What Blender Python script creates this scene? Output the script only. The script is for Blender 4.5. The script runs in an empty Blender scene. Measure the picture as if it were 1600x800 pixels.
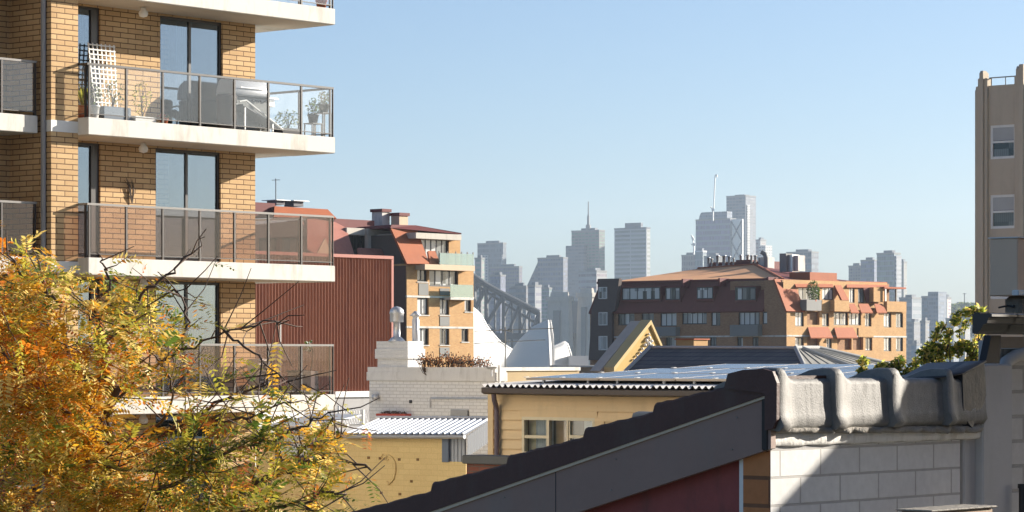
import bpy, math, random
from mathutils import Vector
SC = bpy.context.scene
COL = SC.collection
F = 4500.0; CX = 800.0; HY = 558.0; H = 13.0
TH = math.radians(40.8)            # street grid: one axis runs 40.8 degrees right of the view
PHI = math.pi/2 - TH
def ray(px): return (px-CX)/F
def pt(px, py, Y): return Vector((ray(px)*Y, Y, H+(HY-py)/F*Y))

class Fr:
    """a place on the street grid: u runs away to the right, v away to the left"""
    def __init__(s, px, Y, ang=PHI, z0=0.0):
        s.x, s.y, s.ang, s.z0 = ray(px)*Y, Y, ang, z0
        s.u = (math.cos(ang), math.sin(ang)); s.v = (-math.sin(ang), math.cos(ang))
    def w(s, u, v): return (s.x+u*s.u[0]+v*s.v[0], s.y+u*s.u[1]+v*s.v[1])
    def U(s, px, v=0.0):
        bx, by = s.w(0, v); r = ray(px)
        return (r*by-bx)/(s.u[0]-r*s.u[1])
    def V(s, px, u=0.0):
        bx, by = s.w(u, 0); r = ray(px)
        return (r*by-bx)/(s.v[0]-r*s.v[1])
    def Z(s, py, u=0.0, v=0.0): return H+(HY-py)/F*s.w(u, v)[1]-s.z0
    def onv(s, px, py, v=0.0):     # point of the plane v
        u = s.U(px, v); return (u, v, s.Z(py, u, v))
    def onu(s, px, py, u=0.0):
        v = s.V(px, u); return (u, v, s.Z(py, u, v))
    def rv(s, x0, y0, x1, y1, v=0.0):   # rectangle on plane v: u0,u1,z0,z1
        a, b = s.U(x0, v), s.U(x1, v); m = (a+b)/2
        return (a, b, s.Z(y1, m, v), s.Z(y0, m, v))
    def ru(s, x0, y0, x1, y1, u=0.0):   # rectangle on plane u: v0,v1,z0,z1
        a, b = s.V(x1, u), s.V(x0, u); m = (a+b)/2
        return (a, b, s.Z(y1, u, m), s.Z(y0, u, m))
    def loc(s, u, v, z): x, y = s.w(u, v); return (x, y, z+s.z0)

# ------------------------------------------------------------------ mesh collecting
class MB:
    def __init__(s): s.v = []; s.f = []; s.m = []; s.smooth = []
    def add(s, vs, fs, mi=0, sm=False):
        n = len(s.v); s.v += [tuple(p) for p in vs]
        for f in fs: s.f.append(tuple(i+n for i in f)); s.m.append(mi); s.smooth.append(sm)
        return s
    def box(s, x0, x1, y0, y1, z0, z1, mi=0):
        if x0 > x1: x0, x1 = x1, x0
        if y0 > y1: y0, y1 = y1, y0
        if z0 > z1: z0, z1 = z1, z0
        v = [(x, y, z) for z in (z0, z1) for y in (y0, y1) for x in (x0, x1)]
        return s.add(v, [(0,2,3,1),(4,5,7,6),(0,1,5,4),(2,6,7,3),(0,4,6,2),(1,3,7,5)], mi)
    def bbox(s, x0, x1, y0, y1, z0, z1, b=0.01, mi=0):   # box with its upright and top edges chamfered
        if x0 > x1: x0, x1 = x1, x0
        if y0 > y1: y0, y1 = y1, y0
        pts = lambda e, z: [(x0+e, y0, z), (x1-e, y0, z), (x1, y0+e, z), (x1, y1-e, z), (x1-e, y1, z), (x0+e, y1, z), (x0, y1-e, z), (x0, y0+e, z)]
        def ins(e, z): return [(x0+2*e, y0+e, z), (x1-2*e, y0+e, z), (x1-e, y0+2*e, z), (x1-e, y1-2*e, z), (x1-2*e, y1-e, z), (x0+2*e, y1-e, z), (x0+e, y1-2*e, z), (x0+e, y0+2*e, z)]
        rings = [ins(b, z0), pts(b, z0+b), pts(b, z1-b), ins(b, z1)]
        return s.loft(rings, mi, caps=True)
    def loft(s, rings, mi=0, caps=True, sm=False, closed=True):
        n = len(rings[0]); vs = [p for r in rings for p in r]; fs = []
        for k in range(len(rings)-1):
            for i in range(n if closed else n-1):
                j = (i+1) % n
                fs.append((k*n+i, k*n+j, (k+1)*n+j, (k+1)*n+i))
        s.add(vs, fs, mi, sm)
        if caps and closed:
            s.add(rings[0], [tuple(range(n))[::-1]], mi); s.add(rings[-1], [tuple(range(n))], mi)
        return s
    def prism(s, poly, d, mi=0):       # polygon moved along the vector d
        return s.loft([[tuple(p) for p in poly], [(p[0]+d[0], p[1]+d[1], p[2]+d[2]) for p in poly]], mi)
    def slab4(s, q, t, mi=0):          # a sloped plate with corners q and thickness t along its normal
        a, b, c = Vector(q[0]), Vector(q[1]), Vector(q[2]); n = (b-a).cross(c-b).normalized()*t
        return s.prism(q, n, mi)
    def tube(s, path, r, n=6, mi=0, caps=True):
        P = [Vector(p) for p in path]; rs = r if isinstance(r, (list, tuple)) else [r]*len(P)
        rings = []; up0 = None
        for i, p in enumerate(P):
            d = (P[min(i+1, len(P)-1)]-P[max(i-1, 0)])
            if d.length < 1e-9: d = Vector((0,0,1))
            d.normalize()
            a = Vector((0,0,1)) if abs(d.z) < .9 else Vector((1,0,0))
            x = d.cross(a).normalized() if up0 is None else (up0 - d*up0.dot(d)).normalized()
            up0 = x; y = d.cross(x)
            rings.append([tuple(p+(x*math.cos(2*math.pi*k/n)+y*math.sin(2*math.pi*k/n))*rs[i]) for k in range(n)])
        return s.loft(rings, mi, caps, True)
    def lathe(s, prof, c=(0,0,0), n=16, mi=0):
        rings = [[(c[0]+r*math.cos(2*math.pi*k/n), c[1]+r*math.sin(2*math.pi*k/n), c[2]+z) for k in range(n)] for r, z in prof]
        return s.loft(rings, mi, True, True)
    def wall(s, face, pl, a0, a1, z0, z1, holes=(), depth=.15, mi=0, mr=None):
        """upright panel with real openings and reveals; face 'v' lies in plane v=pl, face 'u' in plane u=pl"""
        P = (lambda a, d, z: (a, pl+d, z)) if face == 'v' else (lambda a, d, z: (pl+d, a, z))
        mr = mi if mr is None else mr
        if a0 > a1: a0, a1 = a1, a0
        hs = []
        for h in holes:
            h = (max(min(h[0], h[1]), a0), min(max(h[0], h[1]), a1), max(h[2], z0), min(h[3], z1))
            if h[1]-h[0] > .02 and h[3]-h[2] > .02: hs.append(h)
        A = sorted({a0, a1} | {h[0] for h in hs} | {h[1] for h in hs}); Zs = sorted({z0, z1} | {h[2] for h in hs} | {h[3] for h in hs})
        for i in range(len(A)-1):
            for k in range(len(Zs)-1):
                am, zm = (A[i]+A[i+1])/2, (Zs[k]+Zs[k+1])/2
                if any(h[0] < am < h[1] and h[2] < zm < h[3] for h in hs): continue
                q = [P(A[i], 0, Zs[k]), P(A[i+1], 0, Zs[k]), P(A[i+1], 0, Zs[k+1]), P(A[i], 0, Zs[k+1])]
                s.add(q, [(0,1,2,3) if face == 'v' else (3,2,1,0)], mi)
        for h in hs:
            for (p, q) in (((h[0], h[2]), (h[1], h[2])), ((h[1], h[2]), (h[1], h[3])), ((h[1], h[3]), (h[0], h[3])), ((h[0], h[3]), (h[0], h[2]))):
                s.add([P(p[0], 0, p[1]), P(q[0], 0, q[1]), P(q[0], depth, q[1]), P(p[0], depth, p[1])], [(0,1,2,3)], mr)
        return s
    def build(s, name, mats, parent=None, loc=None, rot=0.0):
        me = bpy.data.meshes.new(name); me.from_pydata(s.v, [], s.f)
        ms = mats if isinstance(mats, (list, tuple)) else [mats]
        for m in ms: me.materials.append(m)
        me.polygons.foreach_set('material_index', s.m); me.polygons.foreach_set('use_smooth', s.smooth)
        me.update()
        o = bpy.data.objects.new(name, me); COL.objects.link(o)
        if parent: o.parent = parent
        if loc is not None: o.location = loc; o.rotation_euler = (0,0,rot)
        return o

def tag(o, label=None, cat=None, group=None, kind=None):
    if label: o['label'] = label
    if cat: o['category'] = cat
    if group: o['group'] = group
    if kind: o['kind'] = kind
    return o
def thing(name, label, cat, loc=(0,0,0), rot=0.0, group=None):
    o = bpy.data.objects.new(name, None); COL.objects.link(o); o.empty_display_size = .3
    o.location = loc; o.rotation_euler = (0,0,rot)
    return tag(o, label, cat, group)
def thingf(name, label, cat, fr, group=None): return thing(name, label, cat, (fr.x, fr.y, fr.z0), fr.ang, group)

# ------------------------------------------------------------------ materials
class NT:
    def __init__(s, name):
        s.m = bpy.data.materials.new(name); s.m.use_nodes = True; s.t = s.m.node_tree; s.t.nodes.clear()
        s.out = s.n('ShaderNodeOutputMaterial')
    def n(s, ty, **kw):
        o = s.t.nodes.new(ty)
        for k, v in kw.items(): setattr(o, k, v)
        return o
    def l(s, a, b): s.t.links.new(a, b)
    def val(s, sock, x):
        if hasattr(x, 'is_output') or hasattr(x, 'links'): s.l(x, sock)
        else: sock.default_value = x
    def math(s, op, a, b=0.0, c=None):
        o = s.n('ShaderNodeMath', operation=op); s.val(o.inputs[0], a); s.val(o.inputs[1], b)
        if c is not None: s.val(o.inputs[2], c)
        return o.outputs[0]
    def noise(s, vec, sc, det=3.0, rough=.6):
        o = s.n('ShaderNodeTexNoise'); s.l(vec, o.inputs['Vector']); o.inputs['Scale'].default_value = sc
        o.inputs['Detail'].default_value = det; o.inputs['Roughness'].default_value = rough; return o.outputs[0]
    def obj(s): return s.n('ShaderNodeTexCoord').outputs['Object']
    def hz(s):      # box mapping for upright faces: (x+y, z)
        sp = s.n('ShaderNodeSeparateXYZ'); s.l(s.obj(), sp.inputs[0])
        cb = s.n('ShaderNodeCombineXYZ'); s.l(s.math('ADD', sp.outputs[0], sp.outputs[1]), cb.inputs[0]); s.l(sp.outputs[2], cb.inputs[1])
        return cb.outputs[0], sp
    def scale(s, col, fac):
        o = s.n('ShaderNodeVectorMath', operation='SCALE'); s.val(o.inputs[0], col[:3] if isinstance(col, tuple) else col); s.val(o.inputs['Scale'], fac); return o.outputs[0]
    def mix(s, fac, a, b):
        o = s.n('ShaderNodeMix', data_type='RGBA'); s.val(o.inputs[0], fac); s.val(o.inputs[6], a); s.val(o.inputs[7], b); return o.outputs[2]
    def ramp(s, x, a, b):
        o = s.n('ShaderNodeMapRange'); s.val(o.inputs[0], x); o.inputs[1].default_value = a; o.inputs[2].default_value = b; return o.outputs[0]
    def bsdf(s, col, rough=.7, spec=.3, metal=0.0, bump=None, bs=.3, bd=.01):
        b = s.n('ShaderNodeBsdfPrincipled'); s.val(b.inputs['Base Color'], col); s.val(b.inputs['Roughness'], rough)
        b.inputs['Specular IOR Level'].default_value = spec; b.inputs['Metallic'].default_value = metal
        if bump is not None:
            k = s.n('ShaderNodeBump'); k.inputs['Strength'].default_value = bs; k.inputs['Distance'].default_value = bd
            s.l(bump, k.inputs['Height']); s.l(k.outputs[0], b.inputs['Normal'])
        s.l(b.outputs[0], s.out.inputs[0]); return b
def c4(c): return (c[0], c[1], c[2], 1.0)
def M(name, col, rough=.7, var=.15, sc=1.5, spec=.3, metal=0.0, bump=0.0, bsc=60.0, bd=.004, dirt=None, dsc=.6, damt=.5):
    t = NT(name); v = t.obj()
    f = t.math('MULTIPLY_ADD', t.noise(v, sc, 4), 2*var, 1-var)
    f2 = t.math('MULTIPLY_ADD', t.noise(v, sc*9, 3), var, 1-var*.5)
    c = t.scale(c4(col), t.math('MULTIPLY', f, f2))
    if dirt is not None:
        mp = t.n('ShaderNodeMapping'); t.l(v, mp.inputs[0]); mp.inputs['Scale'].default_value = (1, 1, .25)
        k = t.ramp(t.noise(mp.outputs[0], dsc*4, 5, .65), .5, .75)
        c = t.mix(t.math('MULTIPLY', k, damt), c, c4(dirt))
    t.bsdf(c, rough, spec, metal, t.noise(v, bsc, 4) if bump else None, bump, bd); return t.m
def BRICK(name, c1, c2, mortar, bw=.24, bh=.086, ms=.011, bump=.6, rough=.85, var=.2, off=(0,0), paint=0.0):
    t = NT(name); uv, sp = t.hz()
    mp = t.n('ShaderNodeMapping'); t.l(uv, mp.inputs[0]); mp.inputs['Location'].default_value = (off[0], off[1], 0)
    b = t.n('ShaderNodeTexBrick'); t.l(mp.outputs[0], b.inputs['Vector'])
    b.inputs['Color1'].default_value = c4(c1); b.inputs['Color2'].default_value = c4(c2); b.inputs['Mortar'].default_value = c4(mortar)
    b.inputs['Scale'].default_value = 1; b.inputs['Mortar Size'].default_value = ms; b.inputs['Mortar Smooth'].default_value = .2
    b.inputs['Brick Width'].default_value = bw; b.inputs['Row Height'].default_value = bh; b.inputs['Bias'].default_value = 0
    v = t.obj(); f = t.math('MULTIPLY_ADD', t.noise(v, .8, 5), 2*var, 1-var)
    f2 = t.math('MULTIPLY_ADD', t.noise(v, 30, 3), .3, .85)
    c = t.scale(b.outputs[0], t.math('MULTIPLY', f, f2))
    h = t.math('ADD', t.math('MULTIPLY', b.outputs['Fac'], -1.0), t.math('MULTIPLY', t.noise(v, 50, 3), .25))
    t.bsdf(c, rough, .25, 0, h, bump, ms*.6); return t.m
def GLASS(name, tint, gloss=.12, rough=.01, gc=(1,1,1)):
    t = NT(name); tr = t.n('ShaderNodeBsdfTransparent'); tr.inputs[0].default_value = c4(tint)
    g = t.n('ShaderNodeBsdfGlossy'); g.inputs['Roughness'].default_value = rough; g.inputs[0].default_value = c4(gc)
    ge = t.n('ShaderNodeNewGeometry'); dt = t.n('ShaderNodeVectorMath', operation='DOT_PRODUCT'); t.l(ge.outputs['Incoming'], dt.inputs[0]); t.l(ge.outputs['Normal'], dt.inputs[1])
    f = t.math('MULTIPLY_ADD', t.math('POWER', t.math('SUBTRACT', 1.0, t.math('ABSOLUTE', dt.outputs['Value'])), 4.0), 1-gloss, gloss); mx = t.n('ShaderNodeMixShader'); t.l(f, mx.inputs[0]); t.l(tr.outputs[0], mx.inputs[1]); t.l(g.outputs[0], mx.inputs[2])
    t.l(mx.outputs[0], t.out.inputs[0]); return t.m
def PANE(name, dark, light, w=.55, thr=.5):   # a window seen from afar: strips of curtain behind reflecting glass
    t = NT(name); uv, sp = t.hz()
    x = t.math('FLOOR', t.math('DIVIDE', t.math('ADD', sp.outputs[0], sp.outputs[1]), w)); zf = t.math('FLOOR', t.math('DIVIDE', sp.outputs[2], 1.4))
    cb = t.n('ShaderNodeCombineXYZ'); t.l(x, cb.inputs[0]); t.l(zf, cb.inputs[1])
    wn = t.n('ShaderNodeTexWhiteNoise'); t.l(cb.outputs[0], wn.inputs[0])
    k = t.ramp(wn.outputs[0], thr-.25, thr+.25)
    fold = t.n('ShaderNodeTexWave'); t.l(uv, fold.inputs[0]); fold.inputs['Scale'].default_value = 3.5; fold.inputs['Distortion'].default_value = 2
    c = t.mix(k, c4(dark), t.scale(c4(light), t.math('MULTIPLY_ADD', fold.outputs['Fac'], .35, .7)))
    b = t.bsdf(c, .08, .6); return t.m
def TOWER(name, wall, glass, fh=3.6, bay=3.0, wf=.5, vert=.15, rough=.35):
    """floor bands and bays of a far tower: wall colour between strips of glass"""
    t = NT(name); uv, sp = t.hz(); x = t.math('ADD', sp.outputs[0], sp.outputs[1])
    a = t.math('GREATER_THAN', t.math('FRACT', t.math('DIVIDE', sp.outputs[2], fh)), 1-wf)
    b = t.math('GREATER_THAN', t.math('FRACT', t.math('DIVIDE', x, bay)), vert)
    cb = t.n('ShaderNodeCombineXYZ'); t.l(t.math('FLOOR', t.math('DIVIDE', x, bay)), cb.inputs[0]); t.l(t.math('FLOOR', t.math('DIVIDE', sp.outputs[2], fh)), cb.inputs[1])
    wn = t.n('ShaderNodeTexWhiteNoise'); t.l(cb.outputs[0], wn.inputs[0])
    g = t.scale(c4(glass), t.math('MULTIPLY_ADD', wn.outputs[0], .9, .55))
    k = t.math('MULTIPLY', a, b)
    wv = t.scale(c4(wall), t.math('MULTIPLY_ADD', t.noise(t.obj(), .05, 4), .3, .85))
    t.bsdf(t.mix(k, wv, g), t.math('MULTIPLY_ADD', k, -.35, .8), .4); return t.m
def LEAF(name, col, trans=.45, var=.3):
    t = NT(name); c = t.scale(c4(col), t.math('MULTIPLY_ADD', t.noise(t.obj(), 14, 2), 2*var, 1-var))
    d = t.n('ShaderNodeBsdfPrincipled'); t.l(c, d.inputs[0]); d.inputs['Roughness'].default_value = .45; d.inputs['Specular IOR Level'].default_value = .35
    tr = t.n('ShaderNodeBsdfTranslucent'); t.l(t.scale(c, 1.3), tr.inputs[0]); mx = t.n('ShaderNodeMixShader'); mx.inputs[0].default_value = trans
    t.l(d.outputs[0], mx.inputs[1]); t.l(tr.outputs[0], mx.inputs[2]); t.l(mx.outputs[0], t.out.inputs[0]); return t.m

m_bufbrick = BRICK('buff brick', (.52,.355,.185), (.43,.275,.135), (.12,.07,.04), .43, .111, .011, .5, var=.26)
m_orbrick = BRICK('orange brick', (.52,.30,.12), (.44,.23,.085), (.42,.32,.2), .24, .1, .012, .3)
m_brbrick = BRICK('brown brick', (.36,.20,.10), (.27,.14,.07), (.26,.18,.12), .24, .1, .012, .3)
m_conc = M('painted concrete', (.56,.535,.49), .75, .08, 1.2, dirt=(.26,.22,.17), dsc=.55, damt=.75, bump=.15, bsc=30)
m_soffit = M('soffit paint', (.62,.56,.48), .8, .08, .8)
m_white = M('white paint', (.68,.67,.64), .6, .06, 2, dirt=(.45,.43,.4), damt=.35)
m_dkframe = M('dark metal', (.028,.024,.022), .4, .1, 3, .5)
m_brframe = M('bronze metal', (.040,.030,.024), .4, .1, 3, .5)
m_rail = M('grey rail metal', (.20,.185,.17), .35, .1, 3, .5)
m_glass = GLASS('clear balustrade glass', (.985,.99,.99), .045)
m_bronzeglass = GLASS('bronze balustrade glass', (.78,.71,.69), .03)
m_pane = GLASS('window glass', (.50,.56,.60), .2, .01, (.66,.80,.95))
m_room = M('dark room backing', (.05,.048,.046), .9, .1)  # near-black, so the dimness indoors is put into the colour
m_curtain = M('curtain cloth', (.62,.63,.64), .9, .1, 2)
m_pipe = M('grey pipe', (.24,.235,.24), .5, .1)
m_terra = M('terracotta', (.36,.10,.045), .8, .2, 3)
m_soil = M('soil', (.05,.035,.025), .95, .3, 20)
m_black = M('black plastic', (.025,.025,.027), .45, .1)
m_steel = M('brushed steel', (.62,.62,.62), .35, .12, 3, .5, .85)
m_galv = M('galvanised metal', (.50,.51,.53), .42, .18, 2.5, .5, .5, dirt=(.28,.26,.24), damt=.4)
m_roofred = M('red roof sheet', (.33,.095,.034), .75, .14, .6, dirt=(.20,.07,.05), damt=.3)
m_roofpink = M('faded red roof shingle', (.36,.15,.115), .9, .2, 2.5, bump=.3, bsc=8, bd=.03)
m_maroon = M('maroon trim', (.13,.028,.026), .7, .15, 1)
m_maroondk = M('shade maroon shingle', (.17,.055,.042), .85, .18, 1.2)  # mansard red with the shaded side's darkness put into it
m_greypan = M('grey spandrel', (.20,.20,.19), .7, .1, 1)
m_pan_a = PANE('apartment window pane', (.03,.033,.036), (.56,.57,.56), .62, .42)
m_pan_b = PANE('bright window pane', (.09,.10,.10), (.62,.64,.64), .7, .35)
m_pan_d = PANE('dark window pane', (.012,.013,.014), (.16,.17,.17), .8, .6)
m_trunk = M('bark', (.075,.055,.042), .9, .3, 6, bump=.4, bsc=30)
m_twig = M('grey brown twig', (.10,.07,.055), .85, .25, 10)
L_or = LEAF('orange leaf', (.58,.20,.02)); L_am = LEAF('amber leaf', (.68,.37,.03)); L_yg = LEAF('yellow green leaf', (.33,.30,.04))
L_gr = LEAF('green leaf', (.085,.135,.02)); L_br = LEAF('rust leaf', (.40,.12,.03)); L_pale = LEAF('pale yellow leaf', (.80,.60,.18), .4)
L_olive = LEAF('olive leaf', (.17,.19,.05), .5); L_lime = LEAF('lime leaf', (.42,.42,.07), .55); L_dk = LEAF('dark green leaf', (.032,.05,.02))

# ------------------------------------------------------------------ camera, sky, sun
cam = bpy.data.cameras.new('camera'); co = bpy.data.objects.new('camera', cam); COL.objects.link(co)
co.location = (0,0,H); co.rotation_euler = (math.pi/2,0,0); cam.sensor_width = 36; cam.lens = F/1600*36
cam.shift_y = (HY-400)/1600; cam.clip_start = .5; cam.clip_end = 20000; SC.camera = co
SD = Vector((2.98,1.39,.99)).normalized()
EL = math.asin(SD.z); AZ = math.atan2(SD.x, SD.y)
wd = bpy.data.worlds.new('World'); SC.world = wd; wd.use_nodes = True
nt = wd.node_tree; bg = nt.nodes['Background']; sk = nt.nodes.new('ShaderNodeTexSky'); sk.sky_type = 'NISHITA'; sk.sun_disc = False
sk.sun_elevation = EL; sk.sun_rotation = AZ; sk.altitude = 20; sk.air_density = .75; sk.dust_density = 1.2; sk.ozone_density = 3.3
nt.links.new(sk.outputs[0], bg.inputs[0]); bg.inputs[1].default_value = .064
sl = bpy.data.lights.new('sun', 'SUN'); so = bpy.data.objects.new('sun', sl); COL.objects.link(so)
sl.energy = 5.0; sl.angle = math.radians(.5); sl.color = (1,.92,.80); so.rotation_euler = (-SD).to_track_quat('-Z','Y').to_euler(); so.location = (60,30,60)
SC.view_settings.view_transform = 'Standard'; SC.view_settings.look = 'None'; SC.view_settings.exposure = 1.35; SC.view_settings.gamma = 1
SC.render.engine = 'CYCLES'; SC.cycles.max_bounces = 8; SC.cycles.transparent_max_bounces = 24; SC.cycles.use_denoising = True
SC.cycles.caustics_reflective = False; SC.cycles.caustics_refractive = False
rng = random.Random(7)
# ================================================================== brick apartment block with balconies
fa = Fr(524, 65); P = 1.35; UE = -1.2; ST = .36
ZT = {k: H+7.86-2.9*(k-1) for k in range(0, 7)}
apt = thingf('apartment_block', 'buff brick apartment block with white concrete balcony slabs and glass railings', 'apartment block', fa)
fu0, fu1, fv = fa.U(80, .33), fa.U(122, .33), .33
UL = fa.U(-90, 1.65)
zdoor = fa.Z(231, fa.U(243, P), P) - ZT[3]        # height of the door head above its slab
doors = {}; holes = []
for k in range(1, 6):
    a, b = (250, 348) if k <= 2 else (243, 345)
    d = (fa.U(a, P), fa.U(b, P), ZT[k]+.06, ZT[k]+zdoor); s = (fa.U(116, P), fa.U(157, P), ZT[k]+.06, ZT[k]+zdoor)
    doors[k] = (d, s); holes += [d, s]
mb = MB(); ztop = ZT[0]+1.0
mb.wall('v', P, fu1-.3, UE, 0, ztop, holes, .13)
mb.wall('v', 1.65, UL, fu0+.02, 0, ztop, [], .1)
mb.box(UL, UE-.26, P+2.6, P+6, 0, ztop-.02)
mb.box(UL-.3, UL-.01, P, P+6, 0, ztop)
mb.build('wall', m_bufbrick, apt)
wg = MB(); hw = [(v_, v_+1.6, z_, z_+1.3) for v_ in (-8.5, -5.3, -2.1) for z_ in (3, 5.9, 8.8, 11.7, 14.6, 17.5, 20.4)]
wg.box(-32, -26, -14, P-.01, 0, 34); wg.build('added_bounce_wall', M('white bounce render', (.74,.71,.65), .8, .06), apt)  # added unseen wall that bounces sunlight onto the yellow wall and weatherboards
MB().box(UL-4.2, UL-4.0, -2.2, 1.64, 0, ztop).box(UL-3.99, UL-.31, P+.3, P+1, 0, ztop).build('added_bounce_blocker', m_dkframe, apt)  # added unseen dark panel, keeps that bounce off the left bay
MB().box(UE-.25, UE-.002, P+.01, P+6, 0, ztop).build('end_wall', m_conc, apt)
MB().box(fu0, fu1, fv, P+2.5, 0, ztop+.01).build('pier', m_bufbrick, apt)
for k in range(1, 5):
    a = MB(); z1 = fa.Z(187, fu0, fv)-ZT[2]+ZT[k]; z0 = fa.Z(205, fu0, fv)-ZT[2]+ZT[k]
    a.box(fu0-.012, fu1+.012, fv-.012, fv+.3, z0, z1).build('pier_band', m_white, apt)
MB().tube([(fu0-.075, fv+.16, .2), (fu0-.075, fv+.16, ztop)], .055, 10).build('downpipe', m_pipe, apt)
MB().box(UL, UE+.9, -.02, P+6, ZT[0], ZT[0]+.3).build('roof_slab', m_conc, apt)

def glazed_run(par, pts_uv, zt, hgt, glass, post, posts=None, rail_m=None):
    """handrail, posts and glass panels along a straight run a -> b"""
    (a, b) = pts_uv; A, B = Vector((a[0], a[1], 0)), Vector((b[0], b[1], 0)); d = B-A; L = d.length; dn = d.normalized(); nn = Vector((-dn.y, dn.x, 0))
    ts = posts
    def bar(t0, t1, w, z0, z1, mbx):
        q = [A+dn*t0-nn*w, A+dn*t1-nn*w, A+dn*t1+nn*w, A+dn*t0+nn*w]
        mbx.prism([(p.x, p.y, z0) for p in q], (0, 0, z1-z0)); return mbx
    bar(0, L, .032, zt+hgt-.045, zt+hgt, MB()).build('handrail', rail_m or post, par)
    for t in ts: bar(max(0, t-.022), min(L, t+.022), .022, zt-.02, zt+hgt-.046, MB()).build('post', post, par)
    for t0, t1 in zip(ts[:-1], ts[1:]): bar(t0+.03, t1-.03, .006, zt+.09, zt+hgt-.05, MB()).build('glass_panel', glass, par)
    for t0, t1 in zip(ts[:-1], ts[1:]): bar(t0+.022, t1-.022, .012, zt+.07, zt+.089, MB()).build('bottom_rail', post, par)
RX = [139, 197, 254, 312, 366, 419, 470.5, 520.5]
for k in range(1, 6):
    zt = ZT[k]; u0 = fa.U(138, 0)
    sl_ = MB(); sl_.bbox(u0, 0, 0, P-.004, zt-ST, zt, .012); sl_.box(UE+.004, -.012, P-.003, 3.2, zt-ST+.002, zt-.002); sl_.box(fu1-.28, UE-.252, P+.005, P+2.58, zt-.2, zt)
    bal = sl_.build('balcony', m_conc, apt)
    MB().box(u0+.3, -.03, .03, P-.02, zt-ST-.006, zt-ST+.02).build('soffit', m_soffit, bal)
    gl, po = (m_glass, m_dkframe) if k <= 2 else (m_bronzeglass, m_brframe)
    tp = [fa.U(x, .06)-u0 for x in RX]
    glazed_run(bal, ((u0, .06), (0-.02, .06)), zt, 1.13, gl, po, tp, po if k <= 2 else m_rail)
    glazed_run(bal, ((-.05, .1), (-.05, 3.1)), zt, 1.13, gl, po, [0.02, 1.0, 2.0, 2.95], po if k <= 2 else m_rail)
    glazed_run(bal, ((u0+.03, .1), (u0+.03, P-.05)), zt, 1.13, gl, po, [0.02, P-.18], po if k <= 2 else m_rail)
    # left bay balcony, butting into the pier
    v0 = fv+.23; ub = fu0-.16
    b2 = MB().bbox(UL, ub, v0, 1.645, zt-ST, zt, .012).build('balcony', m_conc, apt)
    uu = [UL+.03] + [x for x in (fa.U(-40, v0), fa.U(5, v0)) if x > UL+.2] + [ub-.03]
    glazed_run(b2, ((UL, v0+.06), (ub, v0+.06)), zt, 1.13, m_bronzeglass if k > 2 else m_glass, m_brframe, [x-UL for x in uu], m_rail)
    # doors
    for j, (h, nst) in enumerate(zip(doors[k], (2, 1))):
        a0, a1, z0, z1 = h; f = MB(); w = .06
        for x in (a0, a1-w): f.box(x, x+w, P+.05, P+.12, z0, z1)
        f.box(a0+w, a1-w, P+.05, P+.12, z0, z0+w); f.box(a0+w, a1-w, P+.05, P+.12, z1-w, z1)
        mids = [a0+(a1-a0)*i/nst for i in range(1, nst)]
        for x in mids: f.box(x-.035, x+.035, P+.06, P+.125, z0+w, z1-w)
        if j == 1: f.box(a1-.22, a1-w, P+.045, P+.11, z0+w, z1-w)
        dr = f.build('balcony_door' if j == 0 else 'side_window', m_dkframe, apt)
        xs = [a0+w]+mids+[a1-w]
        for x0, x1 in zip(xs[:-1], xs[1:]): MB().box(x0+.005, x1-.005, P+.085, P+.095, z0+w, z1-w).build('pane', m_pane, dr)
        # drawn curtain with folds
        for c0, c1 in (((.38, .62),) if k == 2 else ((0.03, .13),) if k in (3, 5) else ((.02, .42), (.62, .98)))[:2 if j == 0 else 1]:
            cu = MB(); n = 40; row0 = []; row1 = []
            for i in range(n+1):
                x = a0+(a1-a0)*(c0+(c1-c0)*i/n); y = P+.24+.03*math.sin(i*1.3)+.01*math.sin(i*3.1)
                row0.append((x, y, z0+.03)); row1.append((x, y, z1-.02))
            cu.loft([row0, row1], 0, False, True, False); cu.build('curtain', m_curtain, dr)
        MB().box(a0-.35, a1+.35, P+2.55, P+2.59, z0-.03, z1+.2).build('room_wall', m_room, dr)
        if j == 0: MB().box(a0+.15, a0+1.2, P+1.2, P+1.9, z0+.66, z0+.7).box(a0+.2, a0+.25, P+1.25, P+1.3, z0, z0+.66).box(a0+1.1, a0+1.15, P+1.25, P+1.3, z0, z0+.66).build('table', m_white, dr)
    lx = fa.U(224, .75); MB().lathe([(.0, -.02), (.06, -.02), (.06, -.07), (.09, -.1), (.105, -.15), (.085, -.21), (.0, -.235)], (lx, .75, zt+2.9-ST), 14).build('ceiling_light', m_white, apt)
def leafmesh(mb, rg, c, R, n, size, nm, aspect=.5, fn=None):
    """n little leaves spread through an uneven ellipsoid"""
    for i in range(n):
        while True:
            d = Vector((rg.uniform(-1,1), rg.uniform(-1,1), rg.uniform(-1,1)))
            if d.length <= 1: break
        p = Vector((c[0]+d.x*R[0], c[1]+d.y*R[1], c[2]+d.z*R[2]))
        if fn and not fn(p, d): continue
        a = Vector((rg.gauss(0,1), rg.gauss(0,1), rg.gauss(0,.7)+.2)).normalized(); b = a.cross(Vector((rg.gauss(0,1), rg.gauss(0,1), rg.gauss(0,1)))).normalized()
        L = size*rg.uniform(.6, 1.3); W = L*aspect; m = rg.randrange(nm)
        mb.add([p-a*L*.5, p+b*W*.5, p+a*L*.5, p-b*W*.5+a.cross(b)*W*.15], [(0,1,2,3)], m)
    return mb
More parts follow.
